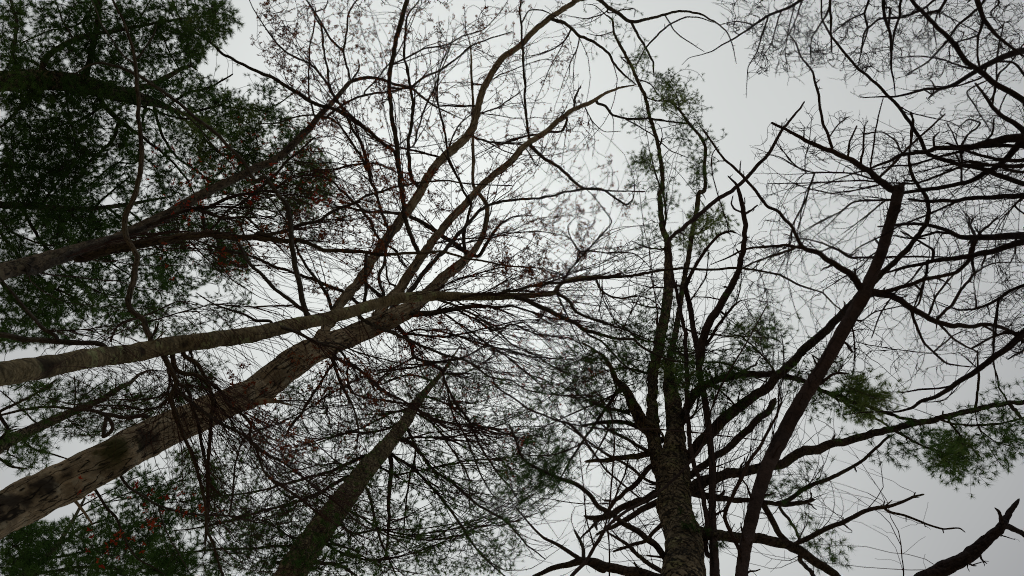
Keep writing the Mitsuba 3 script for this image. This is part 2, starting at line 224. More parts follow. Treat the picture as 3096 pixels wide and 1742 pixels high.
SURVEY['P1'] = """
t -: 00 -80,620,160,8.4 200,600,155,8.9 400,605,150,9.3 620,635,142,9.8 800,680,130,10.4 950,715,112,10.9 1100,755,92,11.4 1200,785,66,11.8 1320,835,40,12.6 1500,900,26,13.4 1680,960,14,14
p1 t: 00 1000,690,60 1130,640,52 1250,590,44 1350,530,36 1440,495,28 1482,525,16
p2 t: 00 640,610,58 650,560,52 680,430,48 720,280,46 735,150,44 740,0,40 745,-50,38
p3 t: 00 300,590,50 340,450,50 420,370,48 560,305,44 700,258,40 860,235,34 1000,210,30 1180,170,24 1350,145,20 1600,125,12
p4 p3: 00 1350,140,20 1390,230,20 1420,340,18 1440,490,14
p5 p3: 00 1170,172,14 1150,280,14 1040,430,10
p6 t: 00 700,660,44 780,790,46 900,910,42 1030,1000,28 1150,1090,24 1280,1200,22 1400,1340,18 1460,1449,14
p7 p6: 00 900,920,32 840,1060,28 720,1170,24 640,1260,20 580,1380,14
p8 t: 00 780,700,22 1000,780,20 1150,830,18 1300,880,17 1480,910,16 1600,960,12
p9 p6: 00 780,800,22 600,910,20 450,945,18 250,985,14
p10 t: 00 1100,760,24 1060,1000,18 1020,1230,16 880,1230,16 730,1350,14 600,1449,12
p11 t: 00 500,640,16 530,900,15 560,1000,14 620,1120,12 680,1220,9
p12 t: 00 500,600,26 400,560,24 250,470,22 100,430,18 -50,420,14
p13 t: 00 1280,810,26 1430,700,24 1600,650,20 1750,560,14
p14 t: 00 1300,830,26 1500,1000,22 1650,1150,20 1800,1200,14
p15 t: 00 1150,770,30 1200,950,26 1300,1150,22 1500,1300,16
p16 t: 00 1400,860,24 1650,800,18 01 60,830,14 260,720,10 340,640,8
p17 p3: 00 1180,170,16 1250,330,14 1290,420,14 1340,500,12 1380,600,8
p18 t: 00 350,590,40 250,700,34 120,850,28 0,960,22 -60,1000,18
p19 t: 00 150,600,34 100,400,28 130,200,24 80,0,20 60,-50,18
p20 p2: 00 730,120,20 560,200,18 380,230,14 150,330,10
p21 p3: 00 560,300,18 470,150,14 420,0,12
p22 p3: 00 1000,210,14 1080,90,12 1150,-20,10
p23 p14: 01 -100,1200,18 100,1350,14 260,1400,10
p25 t: 00 -60,620,60 -300,300,40 -600,150,20
p26 t: 00 -70,620,60 -350,900,40 -700,1200,20
p24 p15: 00 1500,1300,20 1640,1420,18 11 -60,60,16 120,150,10
"""
SURVEY['W'] = """
t -: 10 -350,70,90,8.5 -100,90,70,9.3 250,110,56,10.3 600,130,46,11.2 930,100,36,12.2 1150,60,24,13 1300,30,12,13.6
w1 t: 10 -150,90,34 0,300,30 170,520,26 400,720,22 620,820,14
w2 t: 10 150,105,30 300,350,26 500,600,22 760,760,14 900,790,10
w3 t: 10 500,125,26 650,300,22 820,520,18 1000,640,12
w4 t: 10 -200,90,30 -80,500,28 60,760,24 250,960,16
w5 t: 10 800,115,22 1000,260,18 1180,420,14 1400,520,10
w6 t: 10 300,110,22 420,-60,18 00 560,1250,14
w7 t: 10 700,125,20 860,-20,16 00 980,1330,12
w8 t: 10 930,100,20 1150,300,16 1300,560,14 1420,700,10
w9 t: 10 -100,95,24 120,320,20 350,400,16 560,420,12
w10 w4: 10 60,760,14 200,780,12 420,820,8
w11 w2: 10 640,700,10 440,720,10 500,840,10 620,950,10 800,1120,6
w12 w3: 10 690,350,9 700,500,10 720,640,10 830,830,10 880,1000,6
w14 t: 10 -330,70,50 -600,300,36 -800,600,20
w15 t: 10 -300,75,40 -500,700,26 -520,1000,14
w13 t: 10 720,125,8 700,230,10 740,370,6
"""
SURVEY['W2'] = """
t -: 20 -300,1700,90,6.5 0,1560,70,7.4 200,1430,56,8.2 420,1230,42,9.2 560,1010,30,10.2 640,860,18,11
w1 t: 20 150,1460,30 350,1420,26 600,1380,20 900,1400,12
w2 t: 20 300,1340,26 520,1290,22 760,1230,16 960,1180,10
w3 t: 20 430,1220,22 640,1080,18 850,1000,12
w4 t: 20 250,1390,24 150,1250,20 60,1200,14
w5 t: 20 500,1110,18 640,1180,16 800,1330,10
w6 t: 20 560,1010,16 720,930,14 900,850,12 1100,760,8
w7 t: 20 600,930,14 800,820,12 1000,720,10 1200,640,8
w8 t: 20 0,1560,26 300,1540,22 700,1520,18 1200,1480,12
w9 w6: 20 800,890,10 1000,860,10 1250,800,8
"""
SURVEY['Q'] = """
t -: 20 -120,560,120,5.6 0,465,112,5.9 100,412,100,6.1 300,320,86,6.5 480,240,72,6.9 620,180,60,7.2 780,110,52,7.5 900,30,46,7.8 10 980,1440,36,8.1 1050,1375,26,8.4 1150,1340,14,8.8
q1 t: 20 -40,480,36 60,350,30 0,220,30 150,140,26 280,60,22 420,-30,14
q2 t: 20 620,180,20 600,140,16 700,40,12 770,-10,8
q3 t: 20 200,360,22 130,400,18 60,520,14 160,570,10
q4 t: 20 130,400,18 260,490,16 440,545,14 600,600,8
q5 t: 20 300,320,16 180,210,14 60,100,12 -40,20,8
q6 t: 20 -60,520,30 80,620,22 200,640,14
q7 t: 20 560,200,12 570,80,12 560,-60,10
q8 t: 20 480,240,12 640,360,10 800,360,6
"""
SURVEY['P2'] = """
t -: 21 180,1560,250,6.8 260,1449,235,7 350,1290,220,7.4 500,1080,200,8.1 680,850,180,8.9 850,620,150,9.8 1000,450,122,10.6 1130,280,100,11.4 1220,130,80,12.2 1310,20,52,12.9 11 1390,1380,40,13.5 1480,1250,22,14.2 1540,1160,10,15
p1 t: 21 870,550,38 700,600,34 560,660,30 450,690,26 200,760,22 0,810,18 20 1750,835,16 1550,855,14 1350,890,12 1200,900,8
p2 t: 21 720,705,36 500,810,30 300,890,26 0,970,20 20 1700,1040,18 1500,1085,15 1300,1110,10
p3 t: 21 300,1230,28 0,1240,22 20 1700,1245,20 1500,1260,16 1200,1290,13 1050,1310,8
p4 t: 21 260,1340,34 200,1340,32 145,1347,20
p5 t: 21 400,1350,40 550,1350,36 650,1380,28 760,1449,20
p6 t: 21 1080,410,34 1150,430,30 1250,540,28 1340,650,26 1450,720,24 1550,800,24 1650,890,22 1750,960,22 1840,1000,20 1930,1080,18 22 100,1200,14 250,1320,10
p7 t: 21 1010,520,28 1200,650,26 1330,780,24 1420,890,24 1490,990,23 1550,1080,22 1620,1190,20 1700,1290,18 1870,1449,12
p8 t: 21 990,500,44 1020,600,40 1015,700,36 1000,850,34 1000,1000,30 990,1200,22 970,1330,14
p9 t: 21 800,740,30 840,800,26 880,950,24 930,1150,22 990,1290,18 1060,1449,12
p10 t: 21 1120,330,26 1200,480,20 1160,700,18 1130,900,15 1110,1150,10
p11 t: 21 1050,420,24 1200,400,22 1320,405,18 1480,430,14 1620,510,10
p12 t: 21 1200,170,26 1000,230,22 800,330,18 560,400,14 300,470,10
p13 t: 21 1130,280,24 950,350,20 700,370,16 400,470,12 200,560,8
p14 t: 21 950,510,22 800,640,18 600,600,16 300,650,12 50,700,8
p15 t: 21 560,1000,26 750,1130,22 900,1100,18 1150,1140,14 1500,1090,10 1900,1060,8
p16 t: 21 450,1150,26 600,1250,20 850,1330,16 1100,1300,12 1400,1200,8
p17 t: 21 640,900,24 800,1010,20 1000,1130,16 1250,1180,12
p18 t: 21 420,1200,22 250,1150,18 100,1050,14 -100,980,10
p19 t: 21 600,950,20 420,850,16 250,850,14 50,640,10
p20 t: 21 1250,80,22 1450,160,18 1600,280,14 1800,380,10
p21 t: 11 1350,1430,20 1180,1380,16 1000,1420,12
p22 t: 11 1400,1370,20 1560,1370,16 1700,1300,12 1830,1180,8
p23 t: 21 1180,200,20 1330,300,18 1480,500,16 1600,700,12 1610,950,8
p24 t: 21 880,600,22 1060,680,20 1330,630,16 1600,580,12 1900,560,8
p25 t: 21 350,1300,26 520,1200,22 700,1240,18 900,1360,12
"""
SURVEY['P3'] = """
t -: 22 1300,1560,345,4.9 1290,1449,335,5.1 1300,1300,300,5.5 1290,1150,285,5.9 1240,1000,270,6.3 1220,850,268,6.6 1215,700,262,6.9 1215,600,230,7.2 1230,450,165,7.5 1228,300,140,7.9 1215,150,130,8.3 1190,0,112,8.6 12 1180,1380,80,9.0 1190,1250,60,9.4 1230,1080,54,9.9 1260,900,48,10.5 1290,700,44,11 1330,500,42,11.5 1360,300,40,12 1400,100,40,12.4 1420,0,38 02 1432,1449,34,12.6 1450,1250,30 1455,1100,28,13.3 1420,1030,25 1330,930,22 1270,840,20 1190,770,16 1100,760,10,14
u t: 22 1160,720,130,6.9 1090,520,120,7.4 1065,350,105,7.8 1058,200,95,8.2 1058,0,84,8.7 12 1060,1380,88,9 1085,1250,88,9.3 1125,1080,86,9.8 1165,850,84,10.4 1180,700,84,10.8 1182,550,74,11.2 1172,400,62,11.6 1132,250,48,12 1118,100,46,12.4 1115,0,42 02 1122,1440,40,12.6 1125,1250,38,13 1100,1090,34,13.4 1060,950,32 1030,850,30 1000,720,30,14 940,600,30 900,500,28 830,370,26 770,260,22,15 755,150,18 690,95,10,15.4
v u: 22 1080,400,120 980,280,110 900,130,88 830,0,66 12 790,1420,52 740,1310,40 680,1240,34 600,1180,22 520,1130,12
A t: 22 1310,560,95 1400,470,92 1480,380,92 1650,220,90 1800,110,82 1930,20,76,7.6 13 60,1395,75 180,1285,75 300,1160,72 450,1030,70,8.1 560,920,66 640,835,62 760,705,58,8.6 830,640,54 920,560,50 1050,430,46 1130,340,44 1190,240,42 1210,150,38 1190,50,34 03 1150,1430,32 1100,1350,28 1060,1250,25 1065,1150,22 1085,1000,22 1095,900,22 1078,850,16
Bb t: 22 1330,700,62 1400,650,60 1550,540,62 1700,420,62 1850,270,60 1930,195,58 23 45,130,52
C t: 22 1300,830,110 1370,780,100 1480,720,90 1600,690,84 1750,660,80 1930,620,78,6.8 23 100,590,80 250,520,80 500,450,74 700,400,66 900,350,60,7.2 1100,300,55 1300,260,50 1560,190,46 1750,155,42 1930,130,38,7.6 2050,110,34
C1 C: 23 1560,180,22 1575,80,20 1582,0,20 13 1585,1400,20 1580,1300,18 1580,1200,12
C2 C: 23 1800,150,16 1800,130,16 1740,20,14 13 1730,1400,13 1700,1300,12 1700,1100,11 1720,900,10 1735,780,7
C3 C: 23 1820,150,38 1880,220,34 1915,262,24
C4 C: 23 1300,270,20 1400,300,20 1580,310,20 1750,300,20 1900,265,18 1980,230,12
C5 C: 23 950,350,26 1060,410,22 1200,480,18 1320,520,14 1430,580,10
C6 C: 23 1370,290,18 1460,400,14 1540,490,12 1600,550,8
C7 C4: 23 1590,320,14 1700,430,12 1830,470,9
C8 C: 23 1560,195,10 1580,300,9 1650,450,8 1720,560,7 1780,640,5
C9 C5: 23 1210,490,12 1310,450,10 1390,400,7
C10 C5: 23 1330,525,12 1440,520,10 1500,440,7
C11 C4: 23 1760,300,10 1850,360,9 1880,430,6
C12 C: 23 1317,250,16 1318,205,14
D t: 22 1240,300,76 1330,140,74 1430,20,70 12 1560,1410,66 1700,1380,62 1930,1370,56 13 150,1390,52 280,1430,46 23 420,50,40 600,120,36 800,190,32 950,240,30 1100,275,26 1190,280,20
D1 D: 23 450,70,28 650,180,26 800,250,24 920,330,18
D2 D: 12 1700,1380,18 1780,1330,22 1850,1290,16
E t: 22 1330,830,64 1500,850,60 1600,870,52 1800,885,42 1930,890,40 23 100,910,38 250,890,34 340,872,30
E1 E: 23 60,905,40 130,880,40 200,840,38 320,770,36 470,710,34 600,640,30 720,570,26 820,480,24 920,390,20
E2 E: 22 1880,885,55 23 0,960,54 30,1030,54 100,1140,54 170,1215,50
E3 E: 23 90,920,28 170,1030,26 220,1130,24 250,1200,20
E4 E: 23 325,875,18 328,825,12
E5 E: 22 1560,860,40 1600,810,20
Fp t: 22 1330,1130,110 1430,1120,95 1560,1140,90 1700,1160,88 1930,1180,86 23 150,1210,86 260,1270,80 350,1340,76 480,1420,72 540,1490,68
F1 Fp: 23 200,1220,44 400,1110,42 560,1040,40 720,960,36 850,930,34 1000,890,26 1100,850,22 1172,833,16
F2 F1: 23 880,935,26 1030,990,22 1180,1050,20 1320,1090,18 1450,1092,14 1485,1118,8
F3 F1: 23 870,925,14 880,880,8
F4 F1: 23 890,915,14 935,876,7
F5 F1: 23 1095,852,14 1112,820,9
F6 F2: 23 1040,992,12 1042,1040,6
F7 F2: 23 1175,1050,14 1187,1078,6
F8 F2: 23 1315,1090,14 1325,1122,8
F9 F1: 23 555,1040,20 600,1085,12 635,1110,5
F10 Fp: 23 240,1310,42 330,1430,38 400,1520,32
F11 F1: 23 560,1040,14 570,1005,6
G t: 22 1130,520,58 1030,525,56 900,545,50 750,567,42 620,580,34 560,586,24
H t: 22 1150,800,74 1050,840,68 950,885,62 800,950,58 700,1000,55 620,1010,46 550,998,22
H2 H: 22 630,1010,44 630,1060,36 640,1100,16
I t: 22 1150,870,62 1050,910,56 950,970,52 820,1050,44 720,1100,34 640,1130,20
J t: 22 1150,530,48 1080,590,46 980,700,44 880,800,42 760,900,36 690,990,30 600,1080,22 520,1165,14
Ka t: 22 1200,1330,64 1130,1280,62 1000,1160,56 850,1060,50 720,970,46 600,860,42 500,770,38 350,710,34 200,640,30 90,570,26 30,440,22 -20,310,18
K2 t: 22 1180,1440,46 1100,1400,42 950,1290,38 850,1200,30 720,1120,16
K3 t: 22 1200,1500,95 1060,1450,92 850,1400,84 700,1365,76 570,1335,66 400,1362,48 280,1410,40 190,1450,34 100,1500,28
K3b K3: 22 545,1330,38 535,1230,34 505,1160,30 475,1105,20
K4 K3: 22 700,1400,44 560,1340,42 400,1240,34 240,1160,24 120,1040,16 20,920,10
K6 t: 22 1180,1010,38 1100,1095,36 1030,1170,34 900,1220,30 770,1262,18
K7 t: 22 1130,540,40 1000,490,34 850,410,28 720,340,20 600,230,14 
K8 v: 22 900,210,34 860,210,32 700,180,26 600,140,16 480,60,10
K9 t: 22 1120,420,50 1000,350,44 870,288,40 700,292,36 590,305,26 520,318,14
K10 v: 22 800,60,36 700,200,30 560,400,24 450,560,20 380,690,15 300,850,8
K11 K9: 22 720,300,20 640,500,16 560,640,10
K12 G: 22 880,555,18 850,680,16 800,800,13 770,890,8
K13 t: 22 1200,760,30 1060,740,28 850,600,26 700,520,20 500,380,16 300,240,12
K14 v: 22 820,60,22 600,160,18 420,240,14 200,340,10
n1 u: 02 1110,1110,22 1130,1045,12
n2 u: 02 1000,730,14 1100,760,14 1200,720,10
n3 u: 02 930,590,14 1050,640,12 1100,720,8
n4 u: 02 890,490,12 820,435,10
n5 u: 02 760,240,12 660,270,9 560,250,6
n6 u: 02 690,95,10 620,40,8 560,30,6
n7 t: 02 1330,930,18 1200,920,16 1100,900,12 1030,890,8
n8 t: 02 1260,830,14 1250,760,12 1230,700,8
n9 t: 02 1450,1060,16 1475,1040,14 1440,980,10
n10 t: 12 1350,330,18 1450,290,14 1560,200,10
n11 u: 12 1140,300,22 1160,200,20 1150,60,18 02 1080,1300,14 1040,1150,10
n12 u: 12 1140,430,16 1020,420,12 900,370,8
n13 u: 12 1170,720,16 1050,720,12 960,700,8
n14 u: 12 1150,900,18 1000,860,14 900,830,10
n15 u: 12 1110,1130,22 980,1120,18 820,1000,12
n16 t: 12 1250,1000,20 1350,1050,18 1550,1080,16 1750,1090,14 1930,1100,10
n17 A: 13 60,1390,22 0,1280,18 12 1800,1150,14 1720,1080,10
n18 A: 22 1700,180,18 1600,70,16 1530,20,14 12 1500,1380,10
n19 u: 12 1060,1380,26 850,1330,20 700,1350,14 560,1430,10
n20 t: 12 1200,1200,22 1300,1230,20 1420,1200,14
n21 t: 22 1230,350,24 1380,220,20 1420,60,16 12 1450,1380,10
X t: 22 1320,2050,90 23 400,1900,100 900,1620,112,5.0 1200,1460,112,4.9 1320,1395,112 1450,1330,106,4.8 1550,1270,98 1640,1190,88 1720,1110,80 1790,1060,70,4.8
X1 X: 23 1770,1070,62 1800,1020,56 1840,960,46 1870,905,36 1893,868,16
X2 X: 23 1775,1060,40 1755,1005,34 1735,960,24 1710,935,10
X3 X: 23 1770,1070,56 1830,1095,52 1880,1110,46 1930,1138,42 2000,1180,36
X4 X: 23 1740,1130,14 1800,1155,11 1860,1172,6
X5 X: 23 1590,1240,24 1610,1320,18 1650,1355,7
X6 X: 23 1500,1330,20 1540,1365,18 1570,1370,8
X7 X: 23 1360,1390,20 1300,1390,18 1275,1378,8
X8 X: 23 1020,1560,12 1022,1449,10 1018,1390,10 1008,1302,7
"""
SURVEY['B1'] = """
t -: 22 1730,1560,98,5.0 1730,1449,100,5.1 1765,1200,102,5.4 1850,850,108,5.8 1930,610,112,6.1 23 100,410,118,6.4 250,130,112,6.7 13 370,1390,108,6.9 480,1200,106,7.1 580,1020,104,7.3 650,900,106,7.5 720,780,108,7.6 780,640,92,7.8 850,470,88,7.9 910,270,86,8.1 960,100,88,8.2 985,0,90,8.3 03 1000,1412,70,8.3
q1 t: 13 1000,-25,50 03 1010,1412,40 1022,1385,26 1036,1358,8
q2 t: 13 975,-15,44 03 968,1412,34 955,1395,12
q3 t: 13 985,-20,40 03 990,1400,24 988,1378,6
b t: 13 740,770,66 700,720,62 620,620,58 500,540,50 400,470,44 270,415,40 235,370,32 180,270,28 100,170,27 0,105,26 12 1830,-20,25 02 1730,1320,24 1600,1200,20 1500,1060,16 1440,970,9
b1 b: 13 280,420,32 150,405,28 0,410,26 12 1880,415,24 1760,430,20 1640,490,16 1500,550,8
b2 b: 13 195,430,18 80,470,16 0,490,14 12 1850,530,12
b3 b: 13 640,640,26 655,640,20 650,580,14
b4 b: 13 490,540,14 470,490,8
c t: 13 740,770,76 800,755,72 900,775,60 1000,820,56 1100,890,52 1200,945,48 1300,985,46 1450,1015,42 1550,1015,38 1620,1000,34 1750,1020,32 1850,1070,30 1930,1130,26 2000,1200,22
c1 c: 13 1085,890,28 1095,960,24 1120,1020,22 1180,1140,20 1250,1210,18 1350,1290,16 1450,1310,14 1560,1320,10
c2 c: 13 1280,980,24 1380,1090,20 1480,1160,17 1590,1210,12
c3 c: 13 1280,960,30 1380,860,28 1450,740,26 1520,660,24 1565,610,20 1620,570,14 1700,540,12 1930,530,8
c4 c2: 13 1530,1180,14 1600,1140,13 1700,1090,12 1840,1060,9
c5 c1: 13 1250,1205,14 1330,1140,14 1400,1080,12 1490,1040,8
c6 c: 13 1210,930,18 1260,800,18 1340,690,18 1420,600,12
c7 c: 13 1610,1000,24 1700,1050,18 1735,1080,12
d t: 13 760,740,44 850,750,42 950,730,38 1100,690,36 1200,655,34 1330,630,32 1450,580,34 1510,520,34 1540,420,34 1570,360,28
d1 d: 13 1190,660,22 1270,650,20 1320,670,14
d2 d: 13 1100,690,22 1150,750,20 1130,850,16 1110,870,10
e t: 03 1000,1420,70 940,1430,66 850,1380,60 760,1290,52 650,1220,46 500,1150,42 310,1070,34 180,1000,28 30,930,22
e1 e: 03 480,1130,26 460,1040,24 410,910,24 380,700,22 360,620,20 320,520,16 250,430,14 200,310,12 120,215,8
e2 e1: 03 460,1040,14 520,950,13 610,880,9
e3 e: 03 600,1190,18 620,1070,17 670,950,13
e4 e: 03 700,1230,20 720,1100,18 730,960,13
e5 e: 03 830,1350,24 950,1230,26 1050,1120,22 1180,1000,20 1330,862,14
e6 e1: 03 365,625,12 390,600,7
e7 e1: 03 378,680,12 388,655,6
e8 e: 03 270,1050,16 272,965,10
e9 e: 03 105,960,14 103,925,8
e10 e5: 03 1080,1080,16 1080,960,14 1090,880,14 1075,850,10
e11 e: 03 770,1300,14 800,1060,14 830,880,12 870,740,8
e12 e5: 03 1000,1140,16 960,1060,14 870,1000,12 700,1010,10 
e13 e: 03 800,1340,18 660,1310,16 480,1300,14 330,1300,13 200,1250,12 80,1180,10 -20,1165,7
e14 e13: 03 280,1290,12 210,1250,12 130,1160,11 60,1080,8
e15 e13: 03 290,1300,10 280,1200,9 310,1080,8 330,900,6
e16 e: 03 850,1370,18 700,1360,16 500,1370,14 300,1380,12 0,1385,8
e17 e: 03 860,1390,16 720,1420,14 13 480,10,14 330,-20,12 200,-60,8
e18 t: 13 920,60,22 740,65,20 650,75,18 560,140,15 400,220,12 200,330,8
e19 t: 13 910,60,16 780,150,13 680,230,11 570,310,8
e20 e13: 03 350,1310,16 300,1449,15 13 260,110,15 190,250,14 160,400,12 90,440,8
f t: 22 1745,1300,36,5.3 1600,1000,34 1700,770,32 1780,600,30 1850,500,28 1930,360,24 23 60,240,20 100,140,16
g t: 13 400,1449,30 430,1420,28 520,1370,24 595,1370,16
g2 g: 13 500,1380,18 540,1340,16 570,1300,10
h t: 13 600,1150,22 620,1180,24 632,1210,18
i t: 13 630,1010,14 650,1130,13 650,1300,12 625,1449,8
j i: 13 655,1130,10 800,1160,9 1050,1200,8 1300,1225,6
k b: 13 380,460,12 480,420,18 620,490,22 800,497,20 1000,490,18 1200,490,16 1320,490,12
k2 k: 13 620,485,18 480,410,18 350,370,14 200,340,10 120,315,10
m t: 13 860,430,16 780,480,14 700,560,12 560,650,10 420,740,8
n t: 13 690,970,14 800,910,12 1000,860,10 1130,820,8
"""
SURVEY['B2'] = """
t -: 22 1535,1560,92,5.4 1530,1449,88,5.5 1520,1200,74,5.9 1510,1000,66,6.2 1510,600,60,6.8 1490,400,58,7.1 1450,100,56,7.5 1430,0,55,7.7 12 1420,1400,54 1400,1200,52,8.1 1370,1050,48 1340,850,46,8.6 1310,710,40 1340,640,32 1400,530,28 1490,400,26 1570,320,24 1650,297,20 1690,310,12
s t: 22 1500,1300,46 1470,1000,44 1400,700,42 1340,450,42,7.0 1320,200,42 1320,0,40 12 1312,1250,40 1300,1050,36 1270,900,32 1230,720,30 1205,600,26,9 1190,450,24 1180,370,30 1280,280,38 1380,200,40 1480,110,40 1580,40,38 1660,-10,36,10 02 1750,1360,34 1850,1250,32 1930,1160,30 03 100,990,26 200,870,20 275,768,14
c t: 12 1410,1300,70 1430,1180,72 1480,1000,72 1560,870,66 1650,720,60 1700,600,52 1740,430,46 1760,250,44 1740,130,42 1710,0,34 02 1695,1400,24 1630,1330,12
c1 c: 12 1450,1150,30 1540,1020,26 1610,930,24 1680,850,20 1720,822,14
c2 c: 12 1750,170,26 1800,140,20 1850,102,14
c3 c: 12 1745,160,20 1670,120,18 1655,80,14 1665,30,8
c4 c: 12 1750,370,20 1715,385,14
c5 c: 12 1745,350,20 1790,340,8
c6 c: 12 1640,720,26 1600,712,8
c7 c: 12 1610,920,20 1612,890,12
c8 c: 12 1570,815,14 1480,795,13 1360,790,8
c9 c1: 12 1690,840,12 1720,740,10 1730,640,8
c10 t: 02 1540,1120,10 1560,1105,6
c11 c: 12 1725,490,16 1690,430,12
c12 t: 12 1430,1210,26 1475,1190,16
c13 c: 12 1750,90,14 1755,40,8
d t: 12 1300,720,26 1230,700,20 1180,690,14
e t: 12 1340,830,14 1460,640,10 1480,460,8
"""
SURVEY['G'] = """
t -: 22 400,1560,36,4.6 450,1449,34,4.7 560,1335,32 620,1230,30 720,1075,28 860,960,26,5.2 1000,890,24 1150,780,22 1300,640,21 1440,450,20,5.9 1500,200,18 1560,50,16 12 1640,1350,14 1760,1150,12 1930,840,10
g1 t: 22 610,1250,18 660,1180,17 720,1000,16 755,700,15 770,400,14 740,230,12 700,150,10 600,20,7
g2 t: 22 720,1075,16 735,1250,14 735,1449,14
g3 t: 22 1000,890,14 850,770,17 700,640,19 560,440,19 430,300,19 330,270,18 150,200,17 0,100,16 21 1800,0,14 11 1780,1380,10 1600,1280,8
g4 g3: 22 430,300,14 700,340,14 1000,340,13 1200,350,13 1500,380,12 1930,430,9
g5 g1: 22 735,900,10 500,900,9 300,870,8 100,850,6
g6 t: 22 620,1230,16 560,1000,12 530,700,10 500,450,8 
g7 g3: 22 560,440,16 300,540,12 0,530,10
g8 t: 22 1300,640,12 1450,640,11 1700,560,9 1900,450,6
g9 g1: 22 760,550,10 600,470,9 380,420,8
"""
SURVEY['R1'] = """
t -: 13 3100,1100,190,5.2 2700,760,180,5.9 2400,540,160,6.6 2200,400,120,7.2 2060,345,80,7.5 1930,330,64,7.7 1700,340,58 1560,345,52 1450,340,42 1350,290,34 1230,255,30 1100,240,26 960,250,22 830,262,14,9
a t: 13 1460,340,32 1350,310,26 1270,300,24 1170,335,20 1060,350,16 930,325,10
b t: 13 2200,400,70 1930,378,62 1750,430,54 1550,475,46 1300,515,40 1150,545,32 1000,580,26 900,610,14
b2 b: 13 1240,530,26 1240,440,24 1150,380,20 1000,300,14
b3 b: 13 1200,540,26 1190,620,24 1150,750,18 1090,900,10
b4 b: 13 1000,580,14 970,600,12 950,640,6
b5 b: 13 1210,520,14 1090,650,14 960,760,13 850,920,13 780,1100,9
c t: 13 2400,540,76 2150,850,72 1930,1062,62 1800,1180,54 1650,1280,48 1500,1390,44 1400,1449,42 23 1300,70,38 1150,140,30 1080,180,24 980,210,18 850,210,13 700,215,10 560,235,6
c1 c: 13 1900,1100,30 1840,1050,26 1700,1090,22 1540,1180,14
c2 c: 13 1960,1170,26 1930,1190,24 1810,1262,12
c3 c: 13 1580,1330,12 1500,1260,12 1430,1208,8
c4 c: 23 1150,140,12 1350,110,8 23 1390,65,6
c5 c: 23 1440,-30,18 1380,10,18 1130,45,16 1000,68,10
d t: 13 2250,430,60 2100,100,56 1930,35,48 1700,45,42 1500,60,36 1200,65,28 1060,50,20
d1 d: 13 1420,70,22 1300,130,20 1150,190,18 1000,250,17 860,330,15 700,410,13 620,470,8
d2 d: 13 1930,40,26 1860,100,18 1960,190,12
e t: 13 2350,500,110 2250,0,100 03 2080,1080,90 1930,1050,80 1750,1060,72 1600,1090,58 1450,1115,46 1250,1130,40 1100,1160,36 1000,1170,30 930,1210,26 800,1260,20 640,1310,12 450,1380,8
f e: 03 1960,1060,50 1930,1000,46 1850,930,42 1760,880,38 1690,800,32 1640,720,24 1565,628,16
f1 f: 03 1690,800,18 1740,560,17 1830,470,15 1930,330,12
f2 f: 03 1680,750,17 1730,400,14 1780,160,8
f3 f: 03 1740,850,12 1790,720,11 1830,660,7
g e: 03 1950,1050,64 1900,1090,60 1800,1200,52 1650,1300,44 1500,1370,40 1350,1410,38 1180,1430,36 1030,1450,26
h e: 03 2050,1090,40 1930,1105,36 1700,1100,30 1500,1130,26 1300,1180,22 1100,1240,18 900,1260,14 700,1300,8
i e: 03 2080,1120,40 1930,1200,36 1700,1195,28 1500,1140,20 1350,1080,12
j e: 03 2080,1150,44 1930,1245,40 1700,1245,32 1480,1250,26 1300,1320,22 1120,1380,18 900,1380,12
k e: 03 2080,1180,30 1930,1300,28 1750,1260,24 1500,1220,18 1300,1260,14 1000,1330,10
m t: 13 2300,480,40 2100,620,34 1930,705,28 1800,760,26 1680,840,24 1550,885,20 1450,890,16 1390,870,10
m1 m: 13 1570,880,14 1568,815,10
m2 m: 13 1740,800,18 1720,1000,16 1700,1200,12 1720,1440,8
n t: 13 1570,345,26 1520,250,22 1515,190,12
n1 n: 13 1530,240,16 1550,200,14 1585,170,8
n2 t: 13 1590,330,26 1680,240,20 1735,183,12
n3 t: 13 1870,335,26 1865,460,14
n4 t: 13 1550,345,40 1550,420,36 1540,500,26 1560,610,18
o e: 03 1450,1120,20 1500,1020,18 1600,930,16 1520,900,14 1450,950,10
o2 e: 03 1600,1090,22 1690,1010,18 1700,900,14
o3 e: 03 1260,1130,20 1250,1040,18 1290,1000,12
o4 g: 03 1460,1380,18 1460,1200,16 1400,1020,12 1350,930,8
o5 b: 13 1760,430,14 1720,470,12 1670,500,8
"""
